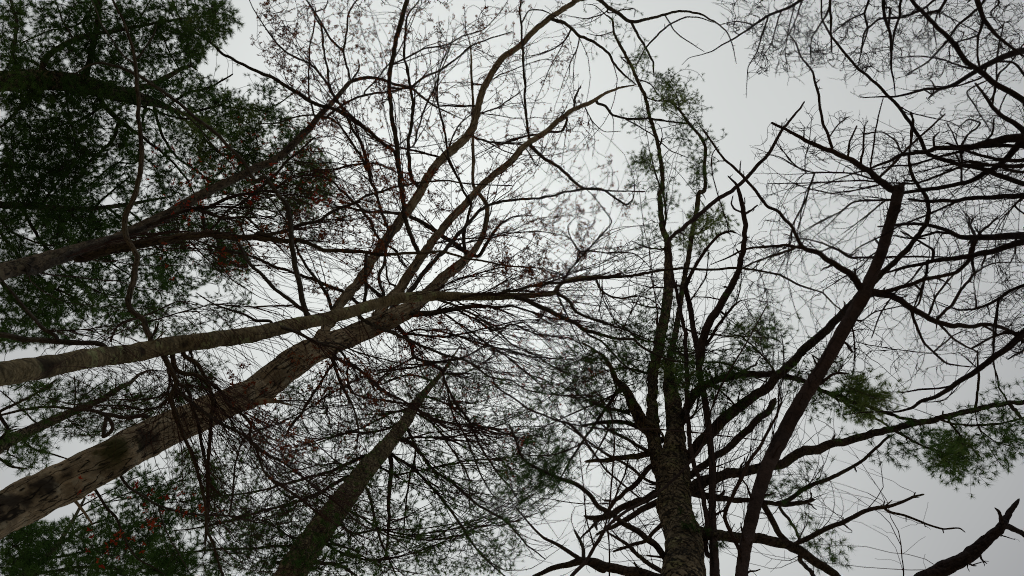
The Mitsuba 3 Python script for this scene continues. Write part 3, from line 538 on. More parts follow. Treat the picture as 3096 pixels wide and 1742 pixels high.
SURVEY['R3'] = """
t -: 03 3100,1000,170,5.8 2700,820,160,6.4 2400,680,140,7.0 2150,480,90,7.5 1930,382,62,7.8 1800,420,54 1650,490,48 1530,560,40 1400,640,34 1310,668,28 1200,670,24 1050,710,20 950,730,17 850,730,14 715,737,8,9.5
a t: 03 2300,680,70 2100,800,60 1930,765,52 1830,700,50 1700,630,48 1600,540,46 1480,430,42 1400,320,40 1300,230,36 1200,140,33 1120,50,30 1080,0,28 1040,-60,25
b t: 03 1310,665,24 1240,710,22 1208,742,12
b1 t: 03 1240,712,14 1180,680,12 1090,685,8
c t: 03 2400,700,60 2200,1250,58 2000,1400,52 1930,1390,46 1750,1330,42 1600,1280,40 1450,1240,38 1300,1190,36 1190,1140,34 1150,1050,32 1080,930,30 980,800,27 900,710,25 800,620,23 680,520,22 570,390,20 470,260,18 410,150,15 400,0,12 395,-60,10
d t: 03 1650,500,20 1620,580,18 1520,620,16 1400,655,13 1190,646,9
e a: 03 1380,290,22 1320,350,20 1200,470,16 1060,555,10
e1 a: 03 1370,285,20 1400,230,22 1530,110,24 1640,0,26 1700,-60,26
f a: 03 1930,790,24 1950,600,22 1840,470,20 1700,470,18 1530,520,16 1320,450,14 1150,425,12 960,440,8
g a: 03 1600,545,16 1580,420,16 1590,260,20 1620,150,22
h a: 03 1660,600,14 1500,700,13 1560,800,12 1700,1020,8
i c: 03 970,790,12 1080,850,11 1250,890,10 1400,930,8 1500,1000,6
"""
SURVEY['R2'] = """
t -: 03 1300,-1700,150,5.5 1150,-1100,140,6.3 1050,-650,120,7.0 980,-350,90,7.5 900,-120,40,8.0 870,0,30,8.2 880,130,28 920,250,24 930,400,20 930,520,16 950,620,12 960,730,7,8.8
a t: 03 910,60,20 910,180,18 930,330,12
b t: 03 1010,-200,36 1005,-50,24 1000,0,22 985,130,22 950,260,18 940,380,10
c b: 03 985,135,22 850,145,20 730,240,16 700,400,12 680,500,8
d t: 03 1100,-300,40 1260,0,22 1200,40,20 1080,110,20 985,140,14
e t: 03 900,-300,50 760,0,20 730,100,19 750,220,17 710,360,10
f t: 03 900,-330,50 500,-100,28 470,0,24 475,200,18 480,380,10
f1 f: 03 470,50,22 430,130,18 330,290,13 320,470,6
g e: 03 730,95,15 600,160,14 470,260,10 
h t: 03 950,-400,60 500,-150,36 260,0,28 150,60,25 0,120,22 02 1820,190,19 1690,280,15 1580,340,12 1500,390,10 1440,410,8 1330,440,6 1280,490,4
h1 h: 02 1930,130,16 1880,280,14 1840,400,12 1780,510,9 1770,640,6 1765,740,4
h2 h: 03 100,80,14 60,200,12 20,330,9 02 1900,420,6
h3 h: 03 200,40,14 160,200,11 130,380,9 150,560,5
h4 h: 03 400,-70,18 260,0,16 220,120,14 120,330,8
h5 h: 02 1820,190,12 1700,160,10 1560,190,7
i t: 03 1150,-1000,80 1450,-300,56 1580,0,42 1620,140,36 1700,240,30 1850,370,22 1930,425,16
i1 i: 03 1620,150,24 1590,260,20 1450,310,14 1370,350,12 1370,440,8
i2 i: 03 1480,-250,40 1340,0,28 1290,80,26 1180,110,20 1145,142,12
i3 i2: 03 1288,80,20 1295,130,12
i4 i2: 03 1280,90,14 1250,200,12 1270,340,8
i5 i: 03 1630,-100,18 1740,20,16 1680,90,12 1730,180,7
i6 i1: 03 1590,250,12 1500,200,10 1300,100,7
"""

# ------------------------------------------------------------------ building limbs
def catmull(q, n):
    """q (m, k) control rows -> n rows along a centripetal-ish Catmull-Rom."""
    m = len(q)
    if m == 2:
        t = np.linspace(0, 1, n)[:, None]
        return q[0] * (1 - t) + q[1] * t
    P = np.vstack([2 * q[0] - q[1], q, 2 * q[-1] - q[-2]])
    seg = np.linalg.norm(np.diff(q[:, :2], axis=0), axis=1) + 1e-6
    s = np.concatenate([[0], np.cumsum(seg)])
    x = np.linspace(0, s[-1], n)
    i = np.clip(np.searchsorted(s, x, side='right') - 1, 0, m - 2)
    t = ((x - s[i]) / seg[i])[:, None]
    p0, p1, p2, p3 = P[i], P[i + 1], P[i + 2], P[i + 3]
    l1 = np.linalg.norm((p2 - p1)[:, :2], axis=1, keepdims=True)
    def tang(a, b, c):
        la = np.linalg.norm((b - a)[:, :2], axis=1, keepdims=True) + 1e-6
        lb = np.linalg.norm((c - b)[:, :2], axis=1, keepdims=True) + 1e-6
        return ((b - a) / la * lb + (c - b) / lb * la) / (la + lb)
    m1, m2 = 0.72 * tang(p0, p1, p2) * l1, 0.72 * tang(p1, p2, p3) * l1
    h = 2 * t**3 - 3 * t**2
    return (h + 1) * p1 + (t**3 - 2 * t**2 + t) * m1 - h * p2 + (t**3 - t**2) * m2

def tube(P, r, sides, amp=0.1, freq=None, furrow=0.0, rng=None, stubs=0):
    """A tapering limb: rings along P with radius r, lumps of relative size amp, and furrows of depth furrow metres. Returns (v, f, uv)."""
    n = len(P)
    t = nrm(np.gradient(P, axis=0))
    a = np.cross(t[0], [0.3, 0.5, 0.8]); a /= np.linalg.norm(a)
    A = np.empty_like(P)
    for i in range(n):
        a = a - t[i] * (a @ t[i]); a /= np.linalg.norm(a) + 1e-12
        A[i] = a
    Bv = np.cross(t, A)
    th = np.linspace(0, 2 * np.pi, sides + 1)
    dirs = np.cos(th)[None, :, None] * A[:, None] + np.sin(th)[None, :, None] * Bv[:, None]
    s = np.concatenate([[0], np.cumsum(np.linalg.norm(np.diff(P, axis=0), axis=1))])
    rr = np.repeat(r[:, None], sides + 1, 1)
    base = P[:, None] + dirs * rr[..., None]
    f0 = 0.7 / np.maximum(r, 0.012) if freq is None else np.full(n, freq)
    fm = float(np.clip(np.median(f0), 2.0, 40.0))
    d = (meshkit.fbm(base * fm, 3, 3) - 0.5) * 2 * amp
    rr = rr * (1 + d)
    if furrow > 0:
        c = np.stack([np.cos(th)[None, :] * r[:, None] * 34 + 40, np.sin(th)[None, :] * r[:, None] * 34 + 40, np.repeat(s[:, None] * 7.0, sides + 1, 1)], -1)
        w = meshkit.fbm(c * 0.7 + 5, 2, 8)[..., None] * 1.6
        g = np.abs(meshkit.fbm(c + w, 2, 11) - 0.5) * 2
        rr = rr - furrow * np.clip(1 - g / 0.16, 0, 1) + furrow * 0.5 * (meshkit.noise(c * 2.5, 2) - 0.5)
    v = P[:, None] + dirs * rr[..., None]
    v[:, -1] = v[:, 0]
    uv = np.stack([np.repeat(th[None], n, 0), np.repeat(s[:, None], sides + 1, 1)], -1).reshape(-1, 2)
    i, j = np.meshgrid(np.arange(n - 1), np.arange(sides), indexing='ij')
    k = sides + 1
    q = np.stack([i * k + j, i * k + j + 1, (i + 1) * k + j + 1, (i + 1) * k + j], -1).reshape(-1, 4)
    f = np.vstack([q[:, [0, 1, 2]], q[:, [0, 2, 3]]])
    v = v.reshape(-1, 3)
    c0, c1 = len(v), len(v) + 1                      # caps: a broken or budded tip, a closed foot
    v = np.vstack([v, P[0] - t[0] * r[0] * 0.3, P[-1] + t[-1] * r[-1] * 1.6])
    uv = np.vstack([uv, [[0, 0]], [[0, s[-1]]]])
    jj = np.arange(sides)
    f = np.vstack([f, np.stack([jj + 1, jj, jj * 0 + c0], 1), np.stack([(n - 1) * k + jj, (n - 1) * k + jj + 1, jj * 0 + c1], 1)])
    return v, f, uv

class Tree:
    def __init__(self, code, key, label, category, bark, limb=None, same=(), group=None, furrow=0.0, wob=1.0, stub=0.0, flak=0.15):
        self.code, self.key, self.bark, self.stub = code, key, bark, stub
        self.rng = np.random.RandomState(sum(map(ord, code)) * 7 + 3)
        labels[key] = {'label': label, 'category': category}
        if group: labels[key]['group'] = group
        self.px, self.pos, self.dir, self.rad, self.z = [], [], [], [], []
        lines, paths, names, count = SURVEY[code].strip().split('\n'), {}, {}, {}
        for line in lines:
            head, body = line.split(':', 1)
            sid, par = head.split()
            tile, rows = None, []
            for tok in body.split():
                if ',' not in tok:
                    tile = tok; continue
                v = [float(x) for x in tok.split(',')]
                sx, sy = tile_px(tile, v[0], v[1])
                rows.append([sx, sy, v[2] * K if len(v) > 2 else np.nan, v[3] if len(v) > 3 else np.nan])
            rows = np.array(rows)
            if par != '-':
                pp = paths[par]
                i = int(np.argmin(np.hypot(pp[:, 0] - rows[0, 0], pp[:, 1] - rows[0, 1])))
                if np.isnan(rows[0, 3]):
                    rows[0, 3] = pp[i, 3]
                gap = math.hypot(pp[i, 0] - rows[0, 0], pp[i, 1] - rows[0, 1])
                if gap > 4:
                    rows = np.vstack([[pp[i, 0], pp[i, 1], rows[0, 2], pp[i, 3]], rows])
                if np.isnan(rows[-1, 3]):
                    known = rows[~np.isnan(rows[:, 3]), 3]
                    rows[-1, 3] = known[-1] * self.rng.uniform(0.97, 1.1)
            idx = np.concatenate([[0], np.cumsum(np.hypot(*np.diff(rows[:, :2], axis=0).T))])
            for c in (2, 3):
                ok = ~np.isnan(rows[:, c])
                rows[:, c] = np.interp(idx, idx[ok], rows[ok, c])
            step = 5.0 if idx[-1] > 60 else 3.5
            n = int(np.clip(idx[-1] / max(step, rows[:, 2].mean() * 0.35), 6, 260))
            if par == '-': n = int(np.clip(idx[-1] / 6, 40, 330))
            q = catmull(rows, n)
            q[:, 2] = np.interp(np.linspace(0, idx[-1], n), idx, rows[:, 2]); q[:, 3] = np.interp(np.linspace(0, idx[-1], n), idx, rows[:, 3])
            paths[sid] = q
            P = np.stack([at(*row) for row in q[:, [0, 1, 3]]])
            wk = (0.86 if code == 'F' else 1.0) * (0.84 + 0.12 * np.clip((q[:, 2] - 24) / 30, 0, 1))
            r = wk * q[:, 2] / FX * q[:, 3] / 2
            # the sighted widths of what grows sideways to the view stay; natural crookedness on top
            s = np.linspace(0, 1, n)
            wv = np.stack([meshkit.fbm(np.stack([P[:, 0] * 3 + 11 * k, P[:, 1] * 3, P[:, 2] * 3], -1), 3, 20 + k) - 0.5 for k in range(3)], -1)
            fade = np.clip(np.arange(n) / 4.0, 0, 1)[:, None]
            if par != '-':
                P = P + wv * fade * np.clip(r[:, None] * 0.7, 0.006, 0.02) * wob
            if par != '-':
                kk = np.stack([meshkit.noise(P * 9 + 31 * k, 50 + k) - 0.5 for k in range(3)], -1)
                P = P + kk * fade * np.clip(r[:, None] * 1.3, 0.005, 0.03)
            ends_off = rows[-1, 0] < -5 or rows[-1, 0] > 3101 or rows[-1, 1] < -5 or rows[-1, 1] > 1747
            if par == '-':                                       # carry the stem down to the ground
                lo = P[0].copy(); d = nrm(P[0] - P[4])
                hz = d[:2] / max(-d[2], 0.6)
                m = 14
                h = np.linspace(1, 0, m + 1)[:-1]
                foot = np.stack([np.r_[lo[:2] + hz * lo[2] * 0.35 * x, lo[2] * (1 - x) - 0.15 * x] for x in h])
                P = np.vstack([foot, P]); r = np.concatenate([r[0] * (1 + 0.5 * h**3), r])
            sides = int(np.clip(np.max(r) * 260, 6, 16)) if par != '-' else 20
            fw = 0.0
            if furrow and np.max(r) > 0.05:
                sides, fw = (110 if par == '-' else 40), furrow
                m = int(np.clip(np.linalg.norm(np.diff(P, axis=0), axis=1).sum() / 0.022, n, 520))
                x0 = np.concatenate([[0], np.cumsum(np.linalg.norm(np.diff(P, axis=0), axis=1))]); x1 = np.linspace(0, x0[-1], m)
                P2 = np.stack([np.interp(x1, x0, P[:, k]) for k in range(3)], -1); r2 = np.interp(x1, x0, r)
            else:
                P2, r2 = P, r
            parts = [tube(P2, r2, sides, amp=0.32 if sid[0] == 'X' else flak, furrow=fw)]
            L = np.linalg.norm(np.diff(P, axis=0), axis=1).sum()
            ns = self.rng.poisson(stub * L) if np.max(r) < 0.09 else self.rng.poisson(stub * L * 0.4)
            for _ in range(ns):                                  # broken side twigs and spurs standing off the limb
                i = self.rng.randint(2, n - 1) if par != '-' else self.rng.randint(16, len(P) - 1)
                tdir = nrm(P[i] - P[i - 1]); o = nrm(np.cross(tdir, self.rng.randn(3)))
                ln = self.rng.uniform(0.03, 0.12) + r[i] * 0.8
                dv = nrm(o + tdir * self.rng.uniform(0.2, 1.0))
                rs = min(r[i] * 0.5, self.rng.uniform(0.005, 0.012))
                S = P[i] + dv * np.linspace(0, ln + r[i], 5)[:, None] + self.rng.randn(5, 3) * 0.004
                parts.append(tube(S, np.linspace(rs * 1.4, rs * 0.6, 5), 5, amp=0.15))
            v, f, uv, o = [], [], [], 0
            for a_, b_, c_ in parts:
                v.append(a_); f.append(b_ + o); uv.append(c_); o += len(a_)
            if par == '-': nm = key + '__trunk'
            elif names[par].count('__') == 1 and names[par].endswith('__trunk'):
                kind = 'limb' if rows[:, 2].max() > 9 else 'branch'
                nm = key + '__' + kind + self.num(count, kind)
            else:
                top = '__'.join(names[par].split('__')[:2])
                nm = top + '__side_branch' + self.num(count, top)
            names[sid] = nm
            scene[nm] = mikit.ply(trimesh.Trimesh(np.vstack(v), np.vstack(f), process=False), 'tan_bark' if sid in ('l7', 'l10', 'l11', 'l12') else bark if (par == '-' or limb is None or sid in same) else ('black_bark' if sid[0] == 'X' else limb), smooth=True, uv=np.vstack(uv))
            k0 = 0 if par != '-' else 14
            t = nrm(np.gradient(P, axis=0))
            self.px.append(q[:, :2]); self.pos.append(P[k0:]); self.dir.append(t[k0:]); self.rad.append(r[k0:]); self.z.append(q[:, 3])
        self.paths, self.names = paths, names
        self.px, self.pos, self.dir, self.rad, self.z = map(np.concatenate, (self.px, self.pos, self.dir, self.rad, self.z))
        keep = self.rad < 0.07
        self.sk = [a[keep] for a in (self.px, self.pos, self.dir, self.rad, self.z)]
        self.tw = []
    @staticmethod
    def num(count, k):
        count[k] = count.get(k, -1) + 1
        return '' if count[k] == 0 else '_%03d' % count[k]

    def scatter(self, zone, n, spread=0.05, clump=0.0, cfreq=0.012, maxd=160):
        """n points in the region of the crown (outline in the 2575 px survey sketch), at the distance of the limbs there."""
        out, tries = [], 0
        S = 3096 / 2575.0
        while sum(map(len, out)) < n and tries < 60:
            tries += 1
            if len(zone) == 4 and not isinstance(zone[0], tuple):
                p = np.array(zone[:2]) + np.array(zone[2:]) * self.rng.randn(n, 2) * 0.55
            else:
                poly = np.array(zone, float)
                p = self.rng.uniform(poly.min(0), poly.max(0), (n * 2, 2))
                x, y = p.T; ins = np.zeros(len(p), bool)
                for (x0, y0), (x1, y1) in zip(poly, np.roll(poly, -1, 0)):
                    ins ^= ((y0 > y) != (y1 > y)) & (x < (x1 - x0) * (y - y0) / (y1 - y0 + 1e-9) + x0)
                p = p[ins]
            if clump:
                m = meshkit.fbm(np.c_[p * cfreq, p[:, :1] * 0 + 3.3], 3, 40 + len(self.code))
                p = p[m > 0.5 - 0.17 * (1 - clump) + 0.06 * self.rng.randn(len(p))]
            out.append(p)
        p = np.vstack(out)[:n] * S
        d, i = cKDTree(self.sk[0]).query(p)
        ok = d < maxd * S
        p, i = p[ok], i[ok]
        z = self.sk[4][i] * (1 + self.rng.uniform(-spread, spread, len(p)))
        return EYE + z[:, None] * (FWD + ((p[:, :1] - 1548) / FX) * RIGHT + ((871 - p[:, 1:]) / FX) * UP)

    def grow(self, pts, tip=0.0034, pipe=0.33, bend=0.5, maxlen=1.6, crook=0.12, back=0.0):
        """Grows twigs from the limbs out to every point, nearest first; each twig can carry later ones."""
        rng = self.rng
        pos, dirs, rad = self.sk[1].copy(), self.sk[2].copy(), self.sk[3].copy()
        own = np.full(len(pos), -1)
        left = np.arange(len(pts))
        paths, parent, start_r = [], [], []
        while len(left):
            d, i = cKDTree(pos).query(pts[left])
            o = np.argsort(d)[:max(60, len(left) // 7)]
            o = o[d[o] < maxlen]
            if not len(o): break
            b, src = pts[left[o]], i[o]
            a = pos[src]; L = d[o][:, None]; vd = nrm(b - a)
            td = dirs[src]
            sgn = np.where((td * vd).sum(1, keepdims=True) < -0.3, -0.2, 1.0)
            c = a + L * (bend * (0.55 * td * sgn + 0.25 * vd) + (1 - bend) * 0.5 * vd) + rng.randn(len(a), 3) * L * crook
            t = np.linspace(0, 1, 6)[None, :, None]
            Q = (1 - t)**2 * a[:, None] + 2 * t * (1 - t) * c[:, None] + t**2 * b[:, None]
            Q[:, 1:-1] += rng.randn(len(a), 4, 3) * (L * crook * 0.22)[:, None]
            base = sum(map(len, paths))
            paths.append(Q); parent.append(own[src]); start_r.append(rad[src])
            nd = nrm(np.gradient(Q, axis=1))
            pos = np.vstack([pos, Q[:, 1:].reshape(-1, 3)]); dirs = np.vstack([dirs, nd[:, 1:].reshape(-1, 3)])
            rad = np.concatenate([rad, np.full(len(a) * 5, 0.01)])
            own = np.concatenate([own, np.repeat(np.arange(base, base + len(a)), 5)])
            left = np.delete(left, o)
        Q, parent, sr = np.vstack(paths), np.concatenate(parent), np.concatenate(start_r)
        cnt = np.ones(len(Q))
        for k in range(len(Q) - 1, -1, -1):
            if parent[k] >= 0: cnt[parent[k]] += cnt[k]
        zc_ = np.maximum((Q[:, 0] - EYE) @ FWD, 2.0)
        tipr = tip * zc_ / 9.0
        r0 = np.minimum(np.maximum(tipr * cnt ** pipe, tipr), np.maximum(sr * 0.75, tipr))
        r1 = tipr * 0.75
        self.tw.append((Q, r0, r1, parent))
        return Q
    def spurs(self, Q, prob, lmin, lmax, tip, fork=0.0):
        """Short side shoots along the twigs Q, alternately to both sides; returns their ends and directions."""
        rng, out = self.rng, []
        for k in range(1, 6):
            for side in (-1, 1):
                m = rng.rand(len(Q)) < prob
                if not m.any(): continue
                q = Q[m]; u = rng.rand(m.sum(), 1)
                a = q[:, k - 1] * u + q[:, k] * (1 - u)
                t = nrm(q[:, k] - q[:, k - 1])
                o = nrm(np.cross(t, np.array([0.2, 0.3, 0.9]) + 0.7 * rng.randn(m.sum(), 3))) * side
                d = nrm(o + t * rng.uniform(0.2, 1.1, (m.sum(), 1)) + 0.25 * rng.randn(m.sum(), 3))
                L = rng.uniform(lmin, lmax, (m.sum(), 1)) * (1.15 - 0.1 * k)
                x = np.linspace(0, 1, 6)[None, :, None]
                S = a[:, None] + d[:, None] * L[:, None] * x + 0.12 * L[:, None] * rng.randn(m.sum(), 1, 3) * x * x
                S[:, 1:5] += rng.randn(m.sum(), 4, 3) * L[:, None] * 0.025
                out.append(S)
        S = np.vstack(out)
        z = np.maximum((S[:, 0] - EYE) @ FWD, 2.0) / 9.0
        self.tw.append((S, tip * z, tip * z * 0.7, None))
        return S
    def reach(self, pts, tip, lo=0.8, hi=4.0, crook=0.03):
        """Long slim branches: each point is reached from a limb that already heads its way."""
        rng = self.rng
        pos, dirs, rad = self.sk[1:4]
        d, i = cKDTree(pos).query(pts, k=min(900, len(pos)))
        v = nrm(pts[:, None] - pos[i]); al = (v * dirs[i]).sum(-1)
        sc = al - 0.10 * d + 0.25 * rng.rand(*d.shape) - 9.0 * ((d < lo) | (d > hi))
        used = {}
        b = np.zeros(len(pts), int)
        for m in rng.permutation(len(pts)):              # no limb piece sends out more than a few of them
            pen = np.array([used.get(x, 0) for x in i[m] // 5]) * 0.45
            b[m] = (sc[m] - pen).argmax()
            sc[m] -= pen
            c_ = i[m, b[m]] // 5
            for o_ in (-1, 0, 1): used[c_ + o_] = used.get(c_ + o_, 0) + (1 if o_ == 0 else 0.5)
        ok = sc[np.arange(len(pts)), b] > -0.4
        n = ok.sum(); j = i[ok, b[ok]]; L = d[ok, b[ok]][:, None]
        a, e = pos[j], pts[ok]
        c = a + dirs[j] * L * 0.45 + rng.randn(n, 3) * L * crook
        t = np.linspace(0, 1, 11)[None, :, None]
        Q = (1 - t)**2 * a[:, None] + 2 * t * (1 - t) * c[:, None] + t**2 * e[:, None]
        Q[:, 1:-1] += rng.randn(n, 9, 3) * L[:, None] * crook * 0.16
        r0 = np.minimum(tip * rng.uniform(0.8, 1.5, n) * (((a - EYE) @ FWD) / 9.0) * (0.7 + 0.25 * L[:, 0]), np.maximum(rad[j] * 0.8, tip))
        r1 = r0 * 0.35; rm = (r0 + r1) / 2
        self.tw.append((Q[:, :6], r0, rm, None)); self.tw.append((Q[:, 5:], rm, r1, None))
        return np.vstack([Q[:, :6], Q[:, 5:]])
    def twigs(self, name, bsdf, label=None):
        V, F, o = [], [], 0
        for Q, r0, r1, _ in self.tw:
            n = len(Q)
            t = nrm(np.gradient(Q, axis=1))
            a = nrm(np.cross(t, np.array([0.31, 0.52, 0.79])))
            b = np.cross(t, a)
            r = r0[:, None] * (1 - np.linspace(0, 1, 6)) + r1[:, None] * np.linspace(0, 1, 6)
            th = np.arange(3) * 2 * np.pi / 3
            v = Q[:, :, None] + r[..., None, None] * (np.cos(th)[None, None, :, None] * a[:, :, None] + np.sin(th)[None, None, :, None] * b[:, :, None])
            i, j = np.meshgrid(np.arange(5), np.arange(3), indexing='ij')
            q = np.stack([i * 3 + j, i * 3 + (j + 1) % 3, (i + 1) * 3 + (j + 1) % 3, (i + 1) * 3 + j], -1).reshape(-1, 4)
            f = np.vstack([q[:, [0, 1, 2]], q[:, [0, 2, 3]]])
            F.append((f[None] + (np.arange(n) * 18)[:, None, None]).reshape(-1, 3) + o)
            V.append(v.reshape(-1, 3)); o += n * 18
        if not V: return
        put(self.key + '__' + name, np.vstack(V), np.vstack(F), bsdf, smooth=True)

def put(key, v, f, bsdf, kind='stuff', smooth=False):
    scene[key] = mikit.ply(trimesh.Trimesh(v, f, process=False), bsdf, smooth=smooth)
    labels[key] = {'kind': kind}

def frames(d, rng):
    d = nrm(d); a = nrm(np.cross(d, rng.randn(len(d), 3))); b = np.cross(d, a)
    return a, b, d
def tuft_set(rng, n=46, kinds=10, spreadmin=0.05, spreadmax=1.7):
    out = []
    for _ in range(kinds):
        ph = rng.uniform(0, 2 * np.pi, n); el = rng.uniform(spreadmin, spreadmax, n) ** 0.9
        ln = rng.uniform(0.65, 1.0, n)
        dd = np.stack([np.sin(el) * np.cos(ph), np.sin(el) * np.sin(ph), np.cos(el)], -1)
        st = np.stack([np.zeros(n), np.zeros(n), rng.uniform(-0.5, 0.1, n)], -1)
        out.append((st, st + dd * ln[:, None], nrm(np.cross(dd, rng.randn(n, 3)))))
    return out
def tufts(ends, dirs, size, rng, width=0.0028, n=46, wide=1.7):
    """Bunches of long needles at the twig ends: every needle a slim blade."""
    sets = tuft_set(rng, n, spreadmax=wide)
    a, b, d = frames(dirs, rng)
    V = []
    which = rng.randint(0, len(sets), len(ends))
    for k, (s0, s1, sd) in enumerate(sets):
        m = np.where(which == k)[0]
        if not len(m): continue
        sz = (size * rng.uniform(0.75, 1.2, len(m)))[:, None, None]
        R = np.stack([a[m], b[m], d[m]], 1)
        p0 = ends[m][:, None] + (s0 @ R) * sz
        p1 = ends[m][:, None] + (s1 @ R) * sz
        w = (sd @ R) * width
        V.append(np.stack([p0 - w * 0.8, p0 + w * 0.8, p1], 2).reshape(-1, 3, 3))
    V = np.vstack(V).reshape(-1, 3)
    return V, np.arange(len(V)).reshape(-1, 3)
def buds(ends, dirs, size, rng, n=6):
    """Small flower clusters: a star of short blunt scales on the twig end."""
    N = len(ends)
    a, b, d = frames(dirs, rng)
    ph = rng.uniform(0, 2 * np.pi, (N, n)); el = rng.uniform(0.35, 1.75, (N, n)); ln = size * rng.uniform(0.55, 1.15, (N, n))
    u = np.sin(el)[..., None] * (np.cos(ph)[..., None] * a[:, None] + np.sin(ph)[..., None] * b[:, None]) + np.cos(el)[..., None] * d[:, None]
    s = nrm(np.cross(u, rng.randn(N, n, 3))); e = np.cross(u, s)
    c = ends[:, None]
    w = ln[..., None] * 0.17
    tip, mid = c + u * ln[..., None], c + u * ln[..., None] * 0.62
    ring = [mid + s * w, mid + e * w, mid - s * w, mid - e * w]
    v = np.stack([c + 0 * u, *ring, tip], 2).reshape(-1, 3)
    f = np.array([[0, 1, 2], [0, 2, 3], [0, 3, 4], [0, 4, 1], [5, 2, 1], [5, 3, 2], [5, 4, 3], [5, 1, 4]])
    return v, (f[None] + (np.arange(N * n) * 6)[:, None, None]).reshape(-1, 3)

# ------------------------------------------------------------------ ground
g = np.linspace(-1, 1, 161); g = np.sign(g) * np.abs(g) ** 2.4 * 400
gx, gy = np.meshgrid(g, g)
gz = (meshkit.fbm(np.stack([gx * 0.25, gy * 0.25, gx * 0], -1), 4, 3) - 0.5) * 0.35
gz = np.minimum(gz, 0.1)
i, j = np.meshgrid(np.arange(160), np.arange(160), indexing='ij')
q = np.stack([i * 161 + j, i * 161 + j + 1, (i + 1) * 161 + j + 1, (i + 1) * 161 + j], -1).reshape(-1, 4)
B('leaf_litter', {'type': 'principled', 'base_color': mikit.proc(lambda p, n, uv: mix((0.17, 0.12, 0.075), (0.38, 0.29, 0.19), fbm(p.x * 9, p.y * 9, p.z, 4))), 'roughness': 0.95, 'specular': 0.1})
scene['ground'] = mikit.ply((np.stack([gx, gy, gz], -1).reshape(-1, 3), q[:, ::1]), 'leaf_litter', smooth=True)
labels['ground'] = {'label': 'forest floor covered in brown leaf litter below the trees', 'category': 'ground', 'kind': 'structure'}

def spot(tile, x, y, z, rad, c):
    sx, sy = tile_px(tile, x, y)
    return (at(sx, sy, z), rad, c)
DK = (0.012, 0.009, 0.007); MOSS = (0.05, 0.055, 0.015)
mspots = [spot('20', 330, 740, 4.5, 0.085, DK), spot('20', 90, 880, 4.25, 0.15, DK), spot('20', 1110, 430, 5.35, 0.10, DK), spot('20', 860, 480, 5.05, 0.14, MOSS),
          spot('20', 870, 600, 5.1, 0.05, DK), spot('20', 500, 690, 4.7, 0.05, DK)]
lspots = [spot('10', 370, 1310, 3.9, 0.07, DK), spot('10', 1060, 1200, 4.7, 0.035, DK), spot('10', 1390, 1150, 5.0, 0.04, DK), spot('11', 130, 1010, 5.7, 0.05, DK)]
B('maple_bark', bark((0.13, 0.104, 0.062), (0.36, 0.29, 0.185), 0.15, (0.33, 0.31, 0.22), 0.5, 16.0, fine=27, stretch=8, crack=0.88, cw=0.055, depth=0.012, spots=mspots))
B('lichen_bark', bark((0.06, 0.05, 0.027), (0.25, 0.21, 0.12), 0.07, (0.25, 0.29, 0.14), 0.75, 10.0, fine=26, stretch=0.7, crack=0.5, cw=0.05, depth=0.005, spots=lspots))
B('tan_bark', bark((0.035, 0.029, 0.019), (0.125, 0.10, 0.067), 0.07, (0.16, 0.16, 0.10), 0.3, 10.0, fine=34, stretch=4, crack=0.75, cw=0.07, depth=0.005))
B('limb_bark', bark((0.03, 0.028, 0.024), (0.088, 0.078, 0.062), 0.04, (0.14, 0.14, 0.11), 0.4, 14.0, fine=50, stretch=2.5, crack=0.5, cw=0.08, depth=0.004))
B('pine_bark', bark((0.06, 0.05, 0.032), (0.23, 0.19, 0.12), 0.14, (0.19, 0.20, 0.09), 0.6, 7.0, fine=30, stretch=1.7, crack=0.92, cw=0.13, depth=0.014))
B('mossy_bark', bark((0.09, 0.075, 0.042), (0.27, 0.225, 0.135), 0.14, (0.20, 0.22, 0.08), 0.6, 7.0, fine=30, stretch=2.2, crack=0.75, cw=0.09, depth=0.012))
B('bough_bark', bark((0.03, 0.024, 0.02), (0.09, 0.07, 0.055), 0.04, (0.10, 0.11, 0.05), 0.4, 9.0, fine=45, stretch=1.6, crack=0.7, cw=0.12, depth=0.006))
B('dark_bark', bark((0.026, 0.019, 0.017), (0.075, 0.050, 0.042), 0.05, fine=40, stretch=0.8, crack=0.4, cw=0.07, depth=0.004))
B('black_bark', bark((0.016, 0.012, 0.013), (0.045, 0.035, 0.034), 0.04, fine=40, stretch=1.5, crack=0.4, cw=0.07, depth=0.004))
B('twig_bark', {'type': 'principled', 'base_color': {'type': 'rgb', 'value': [0.032, 0.024, 0.022]}, 'roughness': 0.85, 'specular': 0.2})
B('red_twig_bark', {'type': 'principled', 'base_color': {'type': 'rgb', 'value': [0.06, 0.032, 0.026]}, 'roughness': 0.85, 'specular': 0.2})
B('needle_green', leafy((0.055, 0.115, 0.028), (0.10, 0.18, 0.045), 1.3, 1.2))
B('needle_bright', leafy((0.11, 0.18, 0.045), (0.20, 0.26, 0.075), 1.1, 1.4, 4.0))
B('bud_brown', leafy((0.32, 0.10, 0.055), (0.50, 0.24, 0.11), 2.5, 1.4))
B('bud_red', leafy((0.50, 0.07, 0.05), (0.66, 0.20, 0.10), 3.0, 1.3))

